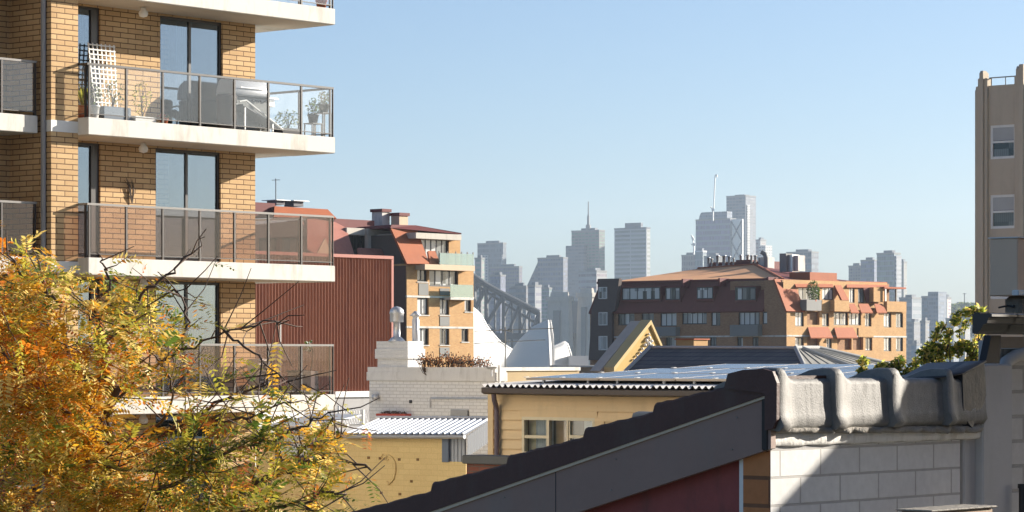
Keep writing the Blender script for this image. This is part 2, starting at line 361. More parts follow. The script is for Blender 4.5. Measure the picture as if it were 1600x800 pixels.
def frond_plant(mb, rg, c, n, L, nm=2, w=.035):
    """strap leaves arching out of a pot"""
    for i in range(n):
        a = rg.uniform(0, 6.28); l = L*rg.uniform(.6, 1.1); o = rg.uniform(.2, .6); pr = None
        for j in range(5):
            t = j/4; r = o*l*t; z = l*(t-.35*t*t*(1+o)); ww = w*(1-t)*.8+.004
            x, y = c[0]+r*math.cos(a), c[1]+r*math.sin(a); e = (-math.sin(a)*ww, math.cos(a)*ww)
            q = [(x+e[0], y+e[1], c[2]+z), (x-e[0], y-e[1], c[2]+z)]
            if pr: mb.add(pr+q[::-1], [(0,1,2,3)], i % nm)
            pr = q
    return mb
def round_pot(par, r, h, mat):
    MB().lathe([(r*.7, 0), (r*.74, .01), (r*.95, h*.86), (r*1.06, h*.86), (r*1.06, h), (r*.95, h), (r*.9, h*.9), (0, h*.9)], (0,0,0), 18).build('pot', mat, par)
def plant(px, v, k, r, h, potm, label, kind='bush', R=(.25,.25,.3), n=220, size=.07, mats=None, square=None, group=None):
    u = fa.U(px, v); t = thing('potted_plant', label, 'potted plant', fa.loc(u, v, ZT[k]+.004), fa.ang, group)
    if square: MB().bbox(-square, square, -r, r, 0, h, .012).build('planter_box', potm, t)
    else: round_pot(t, r, h, potm)
    mats = mats or [L_gr, L_olive, L_lime]; mb = MB()
    if kind == 'bush':
        for i in range(5): mb.tube([(0,0,h*.85), (rng.uniform(-.4,.4)*R[0], rng.uniform(-.4,.4)*R[1], h+R[2]*.6), (rng.uniform(-.8,.8)*R[0], rng.uniform(-.8,.8)*R[1], h+R[2]*1.6)], [.01,.008,.004], 5, len(mats))
        leafmesh(mb, rng, (0,0,h+R[2]*.95), R, n, size, len(mats), .5, lambda p, d: rng.random() < .5+.5*math.sin(p.x*17)*math.cos(p.z*13+p.y*11))
    elif kind == 'strap': frond_plant(mb, rng, (0,0,h*.88), n, R[2]*2, len(mats))
    elif kind == 'tall':
        mb.tube([(0,0,h*.85), (.03,0,h+R[2]*.7), (-.02,.02,h+R[2]*1.4)], [.014,.011,.008], 5, len(mats))
        for j in range(4): leafmesh(mb, rng, (rng.uniform(-1,1)*R[0], rng.uniform(-1,1)*R[1], h+R[2]*(1.0+.3*j)), (R[0]*.6, R[1]*.6, R[2]*.3), n//4, size, len(mats))
    mb.build('foliage', mats+[m_twig], t); return t
# second balcony from the top
t = thing('trellis', 'white wooden lattice trellis leaning on the brick wall of the balcony', 'trellis', fa.loc(fa.U(168, 1.1), 1.1, ZT[2]+.005), fa.ang)
mb = MB(); w0 = (fa.U(188, 1.1)-fa.U(148, 1.1))/2; hh = 1.72
for i in range(7):
    x = -w0+2*w0*i/6; mb.prism([(x*.85-.016, 0, 0), (x*.85+.016, 0, 0), (x+.016, .2, hh), (x-.016, .2, hh)], (0, .012, .001))
for j in range(17):
    z = .04+(hh-.08)*j/16; s = .85+.15*z/hh; mb.box(-w0*s-.02, w0*s+.02, .2*z/hh-.014, .2*z/hh-.002, z-.014, z+.014)
mb.build('lattice', m_white, t)
plant(130, .75, 2, .14, .30, m_terra, 'tall strap leaved plant in a terracotta pot beside the brick pier', 'strap', (.2,.2,.5), 22, mats=[L_gr, L_lime])
plant(147, .3, 2, .12, .28, m_white, 'small shrub in a round white pot at the railing corner', 'bush', (.15,.15,.25), 120, .06, [L_olive, L_gr])
plant(176, .55, 2, .16, .3, M('blue grey planter', (.14,.17,.21), .5), 'dusty green shrub in a long blue grey planter before the trellis', 'bush', (.34,.2,.3), 420, .06, [L_olive, L_pale, L_gr], .38)
plant(222, .45, 2, .12, .14, m_white, 'pale flowering shrub rising from a low white trough', 'bush', (.22,.2,.42), 420, .06, [L_pale, L_olive, L_lime], .3)
plant(256, .3, 2, .1, .12, m_terra, 'low red flowering plant in a terracotta pot by the railing', 'bush', (.16,.12,.06), 90, .05, [M('red petal', (.42,.03,.02)), L_gr])
plant(450, .5, 2, .15, .16, m_black, 'silvery spreading plant in a long black trough', 'bush', (.36,.22,.22), 420, .06, [L_olive, M('silver leaf', (.3,.34,.28)), L_gr], .32)
t = thing('plant_stand', 'black stepped metal plant stand at the balcony corner', 'plant stand', fa.loc(fa.U(500, .45), .45, ZT[2]+.004), fa.ang)
for i, (x, z) in enumerate(((-.22, .30), (.12, .56))):
    mb = MB()
    for sx in (-.15, .15):
        for sy in (-.12, .12): mb.box(x+sx-.012, x+sx+.012, sy-.012, sy+.012, 0, z)
    mb.box(x-.17, x+.17, -.14, .14, z, z+.02); mb.build('shelf', m_dkframe, t)
for i, (x, z, lab, R) in enumerate(((-.22, .324, 'dark leaved plant in a black pot on the lower step of the stand', .16), (.12, .584, 'sparse leggy plant in a dark pot on the upper step of the stand', .13))):
    tx = thing('potted_plant', lab, 'potted plant', fa.loc(fa.U(500, .45)+x, .45, ZT[2]+z), fa.ang)
    round_pot(tx, .13, .2, m_black); mb = MB()
    for q in range(4): mb.tube([(0,0,.16), (rng.uniform(-.07,.07), rng.uniform(-.07,.07), .34), (rng.uniform(-.15,.15), rng.uniform(-.1,.1), .5)], [.008,.006,.004], 5, 2)
    leafmesh(mb, rng, (0,0,.2+R), (R,R,R*1.3), 130, .07, 2); mb.build('foliage', [L_dk, L_gr, m_twig], tx)
# hooded barbecue
t = thing('barbecue', 'stainless barbecue with a rounded grey hood and a row of knobs', 'barbecue', fa.loc(fa.U(385, .8), .8, ZT[2]+.004), fa.ang)
MB().bbox(-.62, .42, -.26, .26, .06, .78, .012).build('cabinet', m_greypan, t)
mb = MB(); rings = []
for x in (-.64, -.62, .40, .44):
    s = .96 if x in (-.64, .44) else 1
    rings.append([(x, -.3*s, .80), (x, -.3*s, .92), (x, -.24*s, .80+.31*s), (x, -.1*s, .80+.41*s), (x, .1*s, .80+.42*s), (x, .24*s, .80+.33*s), (x, .3*s, .92), (x, .3*s, .80)])
mb.loft(rings, 0, True, True).build('hood', M('grey enamel', (.33,.34,.36), .3, .06, 2, .5), t)
mb = MB().bbox(.425, .62, -.27, .27, .62, .80, .01); mb.box(.43, .8, -.2, .2, .80, .83).build('side_shelf', m_steel, t)
for i in range(4): MB().lathe([(.0, 0), (.028, 0), (.024, .03), (0, .03)], (.3-.13*i, -.29, .7), 10).build('knob', m_black, t)
MB().tube([(-.5, -.33, .98), (.3, -.33, .98)], .014, 8).build('handle', m_steel, t)
# dark barrel stool and folded lounge chair
t = thing('storage_barrel', 'dark brown woven barrel seat in front of the barbecue', 'barrel', fa.loc(fa.U(354, .4), .4, ZT[2]+.004), fa.ang)
MB().lathe([(.17, 0), (.21, .1), (.225, .3), (.21, .55), (.225, .6), (.235, .74), (.2, .78), (0, .78)], (0,0,0), 20).build('body', M('dark wicker', (.05,.036,.03), .8, .35, 40, bump=.6, bsc=90), t)
t = thing('lounge_chair', 'low grey deck chair with a pale sloping arm by the railing', 'deck chair', fa.loc(fa.U(395, .35), .35, ZT[2]+.004), fa.ang)
MB().slab4([(-.5, -.2, .55), (.62, -.2, .12), (.62, .2, .12), (-.5, .2, .55)], .03).build('seat', M('grey sling', (.22,.22,.22), .8, .1, 20), t)
for y in (-.22, .2): MB().tube([(-.62, y, .62), (-.42, y, .66), (.72, y, .08)], .022, 6).build('arm', m_white, t)
for y in (-.2, .19):
    for x in (-.45, .4): MB().box(x, x+.03, y-.015, y+.015, 0, .5-.3*(x+.45)).build('leg', m_steel, t)
# top balcony, fourth balcony
plant(502, .3, 1, .13, .2, m_terra, 'leafy plant in a pot at the end of the topmost balcony', 'bush', (.16,.16,.22), 200, .06, [L_olive, L_gr, L_lime])
t = thing('planter', 'tall square pale planter with a thin leaning shrub', 'planter', fa.loc(fa.U(485, .35), .35, ZT[4]+.004), fa.ang)
MB().bbox(-.13, .13, -.13, .13, 0, .52, .012).build('pot', M('pale blue glaze', (.42,.47,.48), .4, .1), t)
mb = MB().tube([(0,0,.5), (.06,0,.75), (.1,.02,1.0), (-.05,0,1.16)], [.014,.012,.009,.005], 6, 2)
leafmesh(mb, rng, (-.06,0,1.08), (.12,.1,.16), 60, .08, 2); leafmesh(mb, rng, (.08,-.1,.2), (.08,.06,.2), 70, .05, 2); mb.build('foliage', [L_gr, M('grey leaf', (.3,.33,.3)), m_twig], t)
t = thing('umbrella_pole', 'thin white closed umbrella pole on the lowest visible balcony', 'pole', fa.loc(fa.U(438, .4), .4, ZT[4]+.004), fa.ang)
MB().tube([(0,0,0), (0,0,1.62)], .017, 8).build('shaft', m_white, t); MB().lathe([(.2,0),(.2,.05),(.05,.09),(.03,.2),(0,.2)], (0,0,0), 16).build('foot', m_black, t)
t = thing('air_conditioner', 'upright white slatted air conditioner cabinet against the brick corner', 'air conditioner', fa.loc(fa.U(402, .95), .95, ZT[4]+.004), fa.ang)
MB().bbox(-.14, .16, -.18, .18, 0, .8, .01).build('casing', m_white, t)
for i in range(9): MB().box(-.11, .12, -.195, -.178, .07+i*.08, .11+i*.08).build('grille_slat', m_black, t)
t = thing('storage_box', 'dark grey storage tub behind the tall pale planter', 'storage tub', fa.loc(fa.U(468, .7), .7, ZT[4]+.004), fa.ang)
MB().bbox(-.2, .2, -.2, .2, 0, .5, .02).build('tub', m_greypan, t); MB().bbox(-.22, .22, -.22, .22, .5, .54, .012).build('lid', m_black, t)
# small wall ornament: bare twig wreath on the third balcony wall
o = MB(); cx, cz = fa.U(205, P), fa.Z(300, fa.U(205, P), P)
for i in range(14):
    a = rng.uniform(1.2, 2.6); l = rng.uniform(.3, .75); o.tube([(cx, P-.03, cz-.25), (cx+.3*l*math.cos(a), P-.05, cz-.25+.6*l*math.sin(a)), (cx+.5*l*math.cos(a*1.1), P-.03, cz-.25+l*math.sin(a*1.1))], [.012,.009,.004], 5)
tag(o.build('dry_branch', m_trunk), 'dry branch decoration hung on the brick balcony wall', 'branch')
ob = bpy.data.objects['dry_branch']; ob.location = (fa.x, fa.y, 0); ob.rotation_euler = (0,0,fa.ang)
# ================================================================== middle distance
def win(par, face, pl, r, m_f, m_p, nv=2, nh=1, fw=.07, rec=.1, name='window', sill=None):
    a0, a1, z0, z1 = r
    if a0 > a1: a0, a1 = a1, a0
    B = (lambda mb, a, b, d0, d1, z, y: mb.box(a, b, pl+d0, pl+d1, z, y)) if face == 'v' else (lambda mb, a, b, d0, d1, z, y: mb.box(pl+d0, pl+d1, a, b, z, y))
    f = MB(); d0, d1 = rec-.05, rec+.05
    B(f, a0, a0+fw, d0, d1, z0, z1); B(f, a1-fw, a1, d0, d1, z0, z1); B(f, a0+fw, a1-fw, d0, d1, z0, z0+fw); B(f, a0+fw, a1-fw, d0, d1, z1-fw, z1)
    for i in range(1, nv): x = a0+(a1-a0)*i/nv; B(f, x-fw*.4, x+fw*.4, d0+.01, d1-.01, z0+fw, z1-fw)
    for i in range(1, nh): z = z0+(z1-z0)*i/nh; B(f, a0+fw, a1-fw, d0-.01, d1-.02, z-fw*.4, z+fw*.4)
    w = f.build(name, m_f, par)
    p = MB(); B(p, a0+fw*.5, a1-fw*.5, rec, rec+.02, z0+fw*.5, z1-fw*.5); p.build('pane', m_p, w)
    if sill: s = MB(); B(s, a0-.06, a1+.06, -.07, rec-.06, z0-.09, z0-.004); s.build('sill', sill, w)
    return w
# ---- building clad with red corrugated sheet
fb = Fr(611, 92)
cor = thingf('metal_clad_building', 'long windowless wall clad in rust red corrugated metal sheet', 'building', fb)
uL = fb.U(360); zt = fb.Z(405); zb = fb.Z(612)
mb = MB(); n = int(-uL/.135); row = []
for i in range(n*4+1):
    u = uL*(1-i/(n*4)); row.append((u, .03*math.sin(i*math.pi/2)-.0))
for (k0, k1) in ((zb, zt),):
    mb.loft([[(u, v, k0) for u, v in row], [(u, v, k1) for u, v in row]], 0, False, True, False)
m_cor = M('rust red corrugated sheet', (.34,.125,.066), .6, .16, .35, .35, dirt=(.17,.05,.035), dsc=.45, damt=.75)
mb.build('cladding', m_cor, cor)
MB().box(uL, -.02, .04, 7, 0, zt-.02).build('wall', m_cor, cor)
MB().box(uL, .05, -.07, .3, zt, zt+.1).box(-.03, .07, -.05, 7, zb, zt-.001).build('capping', M('pink red flashing', (.36,.13,.10), .6, .1, 1), cor)
z2 = fb.Z(618)
MB().box(fb.U(520), .02, -.12, .03, z2-.03, zb+.03).build('flashing', m_white, cor)
MB().box(fb.U(380), .15, -.05, .035, 0, z2-.035).build('base_wall', M('grey render', (.36,.35,.345), .85, .12, .8, dirt=(.22,.2,.19)), cor)
# ---- mansard apartment building (distant, left)
fc = Fr(635.5, 255)
mc = thingf('mansard_apartments', 'orange brick apartment building with steep red roof panels and glass balconies', 'apartment building', fc)
Z = lambda py: fc.Z(py)
hol = [fc.rv(652,465,670,492), fc.rv(687,465,702,492), fc.rv(652,512,670,539), fc.rv(687,512,702,539), fc.rv(652,418,668,440), fc.rv(671,418,716,448), fc.rv(726,466,738,487), fc.rv(721,512,732,534)]
u1 = fc.U(740)
vB = fc.V(600)
mb = MB().wall('v', 0, 0, u1, 0, Z(412), hol, .25); mb.wall('u', 0, .0, vB, 0, Z(412), [], .2); mb.box(.3, u1-.01, .4, 14, 0, Z(414)); mb.box(u1-.3, u1, .01, 14, 0, Z(463))
mb.build('wall', m_orbrick, mc)
MB().box(-.01, .02, .1, vB+.0, 0, Z(415)).build('shadow_wall', M('shade darkened brick', (.12,.07,.06), .85, .15, 1), mc)  # dark sheet over the brick; the side's shade is put into its colour
for r, nv in zip(hol, (2,2,2,2,2,4,2,2)): win(mc, 'v', 0, r, m_dkframe, m_pan_b, nv, 1, .13, .22, sill=m_conc if nv == 2 else None)
for py in (463, 511): MB().box(-.03, u1+.02, -.05, .1, Z(py)-.09, Z(py)+.09).build('string_course', m_conc, mc)
for r in ((654,441,669,463), (687,493,702,511), (687,449,702,463), (687,541,702,560)):
    a, b, z0, z1 = fc.rv(*r); MB().box(a, b, -.04, .2, z0+.1, z1-.1).build('spandrel', m_greypan, mc)
def gl_rail(par, a, b, v, z0, z1, gl=None):
    MB().box(a, b, v-.015, v+.015, z0, z1).build('glass_panel', gl or m_glass, par)
m_seaglass = GLASS('pale green glass', (.26,.38,.40), .22, .01, (.75,.92,1))
sl = MB().box(fc.U(664,-1.2), fc.U(742,-1.2), -1.2, 2, Z(421), Z(412.5)); sl = sl.build('balcony', M('pale sandstone render', (.56,.43,.30), .8, .08, 1), mc)
gl_rail(sl, fc.U(687,-1.1), fc.U(740,-1.1), -1.1, Z(412.3), Z(394), m_seaglass)
for x in (687, 700, 713, 722, 731, 740): u = fc.U(x,-1.1); MB().box(u-.04, u+.04, -1.08, -1.0, Z(412.4), Z(391)).build('post', m_rail, sl)
a0, a1 = fc.U(704,-.9), fc.U(740,-.9)
s2 = MB().box(a0, a1, -.9, -.06, Z(467), Z(463.5)).build('balcony', m_conc, mc); gl_rail(s2, a0, a1, -.85, Z(463), Z(443), m_seaglass)
# penthouse storey
pv = .7
MB().box(.3, fc.U(655,pv), pv+.3, 12, Z(412), Z(366)).build('penthouse_wall', M('recess shade plaster', (.10,.085,.075), .9, .1), mc)  # shade of the recess put into a dark wall colour
r = fc.rv(657,371,700,411,pv); win(mc, 'v', pv, r, m_dkframe, m_pan_b, 5, 1, .12, .1)
MB().box(r[1]+.002, fc.U(718,pv), pv-.1, 10, Z(412), Z(371)).build('brick_pier', m_orbrick, mc)
MB().box(r[0]-.4, r[1], pv+.15, 10, Z(412), Z(371)).build('inner_wall', m_orbrick, mc)
MB().box(fc.U(650,-.4), fc.U(721,-.4), -.4, 12, Z(372), Z(363)).build('roof_edge', M('weathered concrete', (.50,.46,.40), .85, .12, .6, dirt=(.3,.27,.24)), mc)
MB().prism([fc.onv(610,356,1.0), fc.onv(721,366,-.4), fc.onv(721,364,-.4), fc.onv(650,352,1.0), fc.onv(612,351,1.0)], (1.5,6,0)).build('roof', m_maroon, mc)
def plate(par, poly, t, m, name='roof_panel'): return MB().prism(poly, t).build(name, m, par)
# steep roof panels: top edge set back, foot thrown forward
T_, B_ = 1.0, -.75
plate(mc, [fc.onv(636,412,B_), fc.onv(671,412,B_), fc.onv(652,359.5,T_), fc.onv(611,357,T_)], (.1,.25,-.1), m_roofred)
plate(mc, [fc.onv(672,414,B_), fc.onv(689,414,B_), fc.onv(680,392,-.1), fc.onv(669,392,-.1)], (.1,.25,-.1), m_roofred)
# left wing, set further back along the street
fw = Fr(603, 258)
wv = 0
plate_c = lambda px, py, v: tuple(Vector((*fw.w(*fw.onv(px,py,v)[:2]), fw.onv(px,py,v)[2]))-Vector((0,0,0)))
wing = thingf('mansard_wing', 'lower wing with faded pink mansard roofs rising behind the red metal wall', 'building', fw)
MB().box(fw.U(420), -.2, 1.2, 14, 0, fw.Z(404)).build('wall', m_brbrick, wing)
MB().box(fw.U(548,2.0), .2, 2.2, 12, fw.Z(404), fw.Z(366)).build('recess_wall', M('shaded recess', (.085,.075,.075), .9, .1), wing)  # recess shade put into this near-black wall
plate(wing, [fw.onv(480,402,-.6), fw.onv(555,402,-.6), fw.onv(541,356,1.2), fw.onv(524,347,1.6), fw.onv(480,340,1.6)], (.1,.3,-.1), m_roofpink)
plate(wing, [fw.onv(562,402,-.6), fw.onv(602,403,-.6), fw.onv(598,389,-.1), fw.onv(560,387,-.1)], (.1,.3,-.1), m_roofpink)
for a, b in ((542,570), (574,613)): MB().box(fw.U(a,.9), fw.U(b,.9), .9, 6, fw.Z(368,0,0), fw.Z(357.5)).build('roof_edge', bpy.data.materials['weathered concrete'], wing)
MB().box(fw.U(575,1), fw.U(580,1), 1.0, 1.4, fw.Z(392), fw.Z(368)).build('column', m_conc, wing)
win(wing, 'v', 2.05, fw.rv(551,368,572,392,2.05), m_dkframe, m_pan_d, 3, 1, .12, .05)
r = fw.rv(600,392,632,404,.4); MB().box(r[0], r[1], .4, .44, r[2], r[3]).build('glass_panel', m_seaglass, wing)
r = fw.rv(612,402,634,416,.6); MB().box(r[0], r[1], .6, 1.0, r[2], r[3]).build('balcony', m_greypan, wing)
for p0, p1 in ((442,466), (491,512)):
    r = fw.rv(613,p0,632,p1-8,1.3); gl_rail(wing, *r[:2], 1.3, r[2]-1.0, r[3]-.9, m_seaglass)
MB().box(.0, fw.U(640,3), 2.0, 6, 0, fw.Z(404)).build('shaded_wall', bpy.data.materials['shade darkened brick'], wing)  # same darkened brick, shade put into the colour
MB().box(fw.U(522,3), fw.U(585,3), 3, 9, fw.Z(358), fw.Z(342)).build('parapet', m_maroon, wing)
plate(wing, [fw.onv(428,339,2.0), fw.onv(526,341,2.0), fw.onv(512,327,3.2), fw.onv(429,322,3.2)], (.2,.4,-.1), m_roofred)
MB().box(fw.U(380,3.4), fw.U(430,3.4), 3.4, 8, fw.Z(345), fw.Z(323)).build('dark_roof', m_maroon, wing)
for a, b, c, d in ((432,445,316.5,324), (459,474,316,325)):
    v = MB().box(fw.U(a,4), fw.U(b,4), 4, 5.2, fw.Z(d), fw.Z(c+1)).build('roof_vent', M('dark vent', (.09,.085,.10), .6), wing)
    MB().box(fw.U(a-1,3.8), fw.U(b+8,3.8), 3.7, 5.6, fw.Z(c+1.01), fw.Z(c)).build('cap', m_galv, v)
for (a, m_, b, t_, bt, mc_) in ((581,597,609,331,360,m_conc), (611,624,637.5,337,354,bpy.data.materials['pale sandstone render'])):
    fx = Fr(m_, 262); tw = MB().box(0, fx.U(b), 0, fx.V(a), fx.Z(bt)-4, fx.Z(t_)).build('stair_tower', mc_, None, (fx.x, fx.y, 0), fx.ang)
    tw.parent = wing; tw.matrix_parent_inverse.identity()
    d = fw
    dx, dy = fx.x-fw.x, fx.y-fw.y; tw.location = (dx*fw.u[0]+dy*fw.u[1], dx*fw.v[0]+dy*fw.v[1], 0); tw.rotation_euler = (0,0,0)
    MB().box(-.12, fx.U(b)+.12, -.12, fx.V(a)+.12, fx.Z(t_)+.005, fx.Z(t_)+.28).build('cap', m_maroon, tw)
def antenna(px, py0, py1, Y, bars, label, r=.025, extra=None):
    t = thing('tv_antenna', label, 'aerial', pt(px, py1, Y)); h = pt(px, py0, Y).z-pt(px, py1, Y).z
    MB().tube([(0,0,0), (0,0,h)], r, 6).build('mast', m_greypan, t)
    for (xa, ya, xb, yb) in bars:
        a, b = pt(xa, ya, Y)-pt(px, py1, Y), pt(xb, yb, Y)-pt(px, py1, Y)
        MB().tube([a, b], r*.55, 5).build('boom', m_greypan, t)
    if extra: extra(t)
    return t
antenna(431, 279, 322, 262, [(424.5,281.5,437.5,281)], 'thin aerial standing on the orange roof edge beside two vents', .05)
f2 = Fr(498, 251); dx, dy = f2.x-fw.x, f2.y-fw.y; o2 = Vector((dx*fw.u[0]+dy*fw.u[1], dx*fw.v[0]+dy*fw.v[1], 0))
MB().prism([Vector(f2.onu(*p_))+o2 for p_ in ((497,410,-.3), (390,410,-.3), (390,352,.8), (470,344,.8))], (.3,.05,-.05)).build('mansard_roof', m_roofpink, wing)
for a_, b_ in ((405,430), (440,462)):
    q2 = [Vector(f2.onu(*p_))+o2 for p_ in ((b_,395,-.32), (a_,395,-.32), (a_,372,-.32), (b_,372,-.32))]; MB().prism(q2, (.1,0,0)).build('window', m_pan_d, wing)
MB().prism([Vector(f2.onv(*p_))+o2 for p_ in ((492,402,-1), (520,402,-1), (508,372,-1))], (.4,.5,0)).build('dormer_gable', bpy.data.materials['pale sandstone render'], wing)
# ---- white painted brick building with chimney
fe = Fr(773, 72)
we = thingf('white_brick_building', 'white painted brick parapet building with a vent grille and rooftop chimney', 'building', fe)
m_wbrick = BRICK('grey white painted brick', (.66,.655,.645), (.61,.605,.6), (.47,.46,.45), .24, .086, .009, .5, .8, .10)
VL = fe.V(577); zt = fe.Z(574)
MB().box(0, .4, .0, VL, 0, zt-.35).box(.41, 6, .3, VL, 0, fe.Z(604)).build('wall', m_wbrick, we)
MB().box(-.04, .44, -.04, VL+.06, zt-.35, zt-.13).box(-.02, .42, -.02, VL+.04, zt-.13, zt).build('parapet', M('pale parapet render', (.60,.59,.575), .8, .1, 1.5, dirt=(.3,.28,.26), dsc=1.5), we)
fh = Fr(637, 74)
ch = MB(); L = fh.U(660); W = fh.V(590); z0, z1 = fe.Z(574)-.3, fh.Z(533)
ch.box(0, L, 0, W, z0-2.5, z1-.45); ch.box(-.05, L+.05, -.05, W+.05, z1-.45, z1-.2); ch.box(-.02, L+.02, -.02, W+.02, z1-.2, z1)
dx, dy = fh.x-fe.x, fh.y-fe.y; off = (dx*fe.u[0]+dy*fe.u[1], dx*fe.v[0]+dy*fe.v[1], 0)
cho = ch.build('chimney', BRICK('white chimney brick', (.64,.635,.62), (.60,.595,.585), (.56,.55,.54), .24, .086, .009, .5, .75, .08), we, off)
fl = MB(); cx, cy = L*.32, W*.52; zz = fh.Z(533)
fl.lathe([(.0, -.1), (.34, -.02), (.2, .1), (.125, .14), (.125, .55), (.17, .56), (.24, .56), (.25, .60), (.25, .80), (.27, .82), (.235, .93), (.14, 1.0), (0, 1.03)], (cx, cy, zz), 18)
fl.v = [(cx+(x-cx)*.72, cy+(y-cy)*.72, zz+(z-zz)*.88) for x, y, z in fl.v]
fl.build('flue', m_galv, cho)
fk = MB(); fk.lathe([(.0, -.1), (.09, 0), (.09, .68), (.075, .7), (.075, .76), (.16, .78), (.03, .9), (0, .9)], (L*.95, W*.2, zz-.12), 14); fk.build('flue', m_galv, cho)
v0, v1, z0, z1 = fe.ru(705, 640, 733, 655); gr = MB()
gr.box(-.03, .02, v0, v1, z0, z0+.03).box(-.03, .02, v0, v1, z1-.03, z1)
for i in range(4): gr.box(-.05, -.005, v0+.02, v1-.02, z0+.03+i*(z1-z0-.05)/4, z0+.09+i*(z1-z0-.05)/4)
gr.build('vent_grille', M('grille grey', (.33,.33,.33), .6), we); MB().box(-.01, -.004, v0, v1, z0+.03, z1-.03).build('vent_opening', m_black, we)
p = [fe.onu(672,637,-.05), fe.onu(672,622.5,-.05), fe.onu(768,622.5,-.05)]; MB().tube(p, .02, 6).build('conduit', m_galv, we)
v0, v1, z0, z1 = fe.ru(640, 625, 644, 630); MB().box(-.02, .02, v0, v1, z0, z1).build('wall_hole', m_dkframe, we)
MB().lathe([(0,0), (.09,0), (.09,.1), (.04,.14), (0,.14)], (-.12, fe.V(587,-.1), fe.Z(624, 0, fe.V(587))), 10).build('wall_lamp', m_galv, we)
p = fe.onu(776,574,-.05); MB().tube([(.06,-.09,0), (.06,-.09,zt+.05)], .035, 8).build('drainpipe', m_white, we)
tpl = thing('window_box', 'narrow red window box planter against the white brick wall', 'planter', fe.loc(-.2, fe.V(615,-.2), fe.Z(652, 0, fe.V(615))), fe.ang)
w2 = (fe.V(592,-.2)-fe.V(638,-.2))/2; MB().bbox(-.12, .12, -w2, w2, 0, .1, .01).build('trough', M('red plastic', (.40,.075,.045), .6), tpl)
mb = MB(); leafmesh(mb, rng, (0,0,.12), (.08,w2*.9,.05), 300, .05, 1); mb.build('foliage', m_twig, tpl)
# dry seed heads growing behind its parapet
for i, (px, w_, h_) in enumerate(((672,20,36), (700,24,38), (728,20,32), (752,16,30))):
    Y = 73.5; b = pt(px, 574, Y); t = thing('dry_shrub', ['dense rusty dry shrub next to the white chimney', 'tall rusty dry shrub second from the white chimney', 'open rusty dry shrub third from the white chimney', 'sparse dry shrub with seed heads at the parapet end'][i], 'shrub', b-Vector((0,0,.2)), 0, 'dry shrubs behind the parapet')
    mb = MB(); hd = MB(); sc = Y/F
    for j in range(26 if i < 3 else 18):
        a = rng.uniform(-1, 1); hx = a*w_*sc; hz_ = .72*h_*sc*rng.uniform(.35, 1)*(1-.35*abs(a))
        e = Vector((hx, rng.uniform(-.3,.3), .2+hz_)); mb.tube([(hx*.3, rng.uniform(-.05,.05), 0), (hx*.6, 0, hz_*.5), e], [.010,.008,.005], 4)
        for q in range(9 if i < 3 else 5):
            tq = rng.uniform(.3, 1); c = Vector((hx*tq, e.y*tq, .2+hz_*tq))+Vector((rng.gauss(0,.05), rng.gauss(0,.05), rng.gauss(0,.05)))
            hd.lathe([(0,-.022), (.02,0), (0,.024)], c, 5, rng.randrange(2))
    mb.build('stem', m_twig, t); hd.build('foliage', [M('rust seed', (.30,.12,.045), .9), m_trunk], t)
# rendered low parapet right of it, in the sun
fq = Fr(779, 80)
q = thingf('yellow_parapet', 'low cream rendered parapet wall catching the sun behind the roof aerial', 'wall', fq)
MB().box(0, fq.U(905), 0, .35, 0, fq.Z(574)-.1).build('wall', M('cream render', (.36,.265,.14), .8, .15, 1, dirt=(.35,.27,.18)), q)
MB().box(-.03, fq.U(905), -.05, .42, fq.Z(574)-.1, fq.Z(574)).build('coping', m_conc, q)
antenna(789.5, 511, 594, 76, [(741,517.5,866,513), (741,536.5,852,531), (780,514,802,519), (786,531,786,538), (795,530,795,538)], 'tall roof aerial with two long horizontal booms before the white shells', .022,
        lambda t: MB().tube([(0,0,0), (-.05,-.1,-.12)], .02, 6).build('bracket', m_galv, t))
MB_ = MB().lathe([(0,0), (.07,.02), (.09,.05), (.07,.08), (0,.1)], (0,0,0), 10)
for i, (px, py) in enumerate(((768, 583),)):
    o = thing('satellite_dish', 'small grey satellite dish on the corner of the white brick parapet', 'satellite dish', pt(px, py+5, 71.6), .6)
    MB().tube([(0,0,0), (0,0,.16)], .02, 6).build('arm', m_galv, o)
    MB().lathe([(0,0), (.1,.02), (.17,.07), (.175,.08), (.1,.04), (0,.02)], (0,0,.16), 16).build('dish', m_galv, o)
# ---- yellow rendered wall with a skillion metal roof
fy = Fr(728, 56)
m_ybrick = BRICK('yellow painted brick', (.80,.59,.27), (.76,.55,.25), (.70,.50,.21), .30, .11, .006, .35, .75, .10)
ys = thingf('yellow_brick_shed', 'yellow painted brick outbuilding with a white ribbed metal roof', 'shed', fy)
vL = fy.V(400)
MB().box(0, .25, 0, vL, 0, fy.Z(722)).box(0, .25, fy.V(692), vL, fy.Z(722), fy.Z(684)).build('wall', m_ybrick, ys)
MB().box(-.03, .28, fy.V(692), fy.V(527), fy.Z(684)+.002, fy.Z(681)).build('coping', m_ybrick, ys)
for px, py in ((576,715), (594,716), (624,718), (653,718), (643,752), (596,770), (625,772)):
    v0, v1, z0, z1 = fy.ru(px-2, py-2, px+2, py+2); MB().box(-.008, .01, v0, v1, z0, z1).build('patch', M('bare brick spot', (.22,.12,.05), .9), ys)
# carved scroll bracket on the yellow wall
pp = [fy.onu(*q_, -.02) for q_ in ((613,752), (608,755), (604,752), (607,757), (615,748), (618,735), (617,722), (612,714), (606,711), (602,714), (603,719), (607,718))]
MB().tube(pp, .016, 6).build('scroll_ornament', m_ybrick, ys)
pp = [fy.onu(*q_, -.02) for q_ in ((604,711), (598,709), (595,713), (598,718), (602,716))]; MB().tube(pp, .014, 6).build('scroll_ornament', m_ybrick, ys)
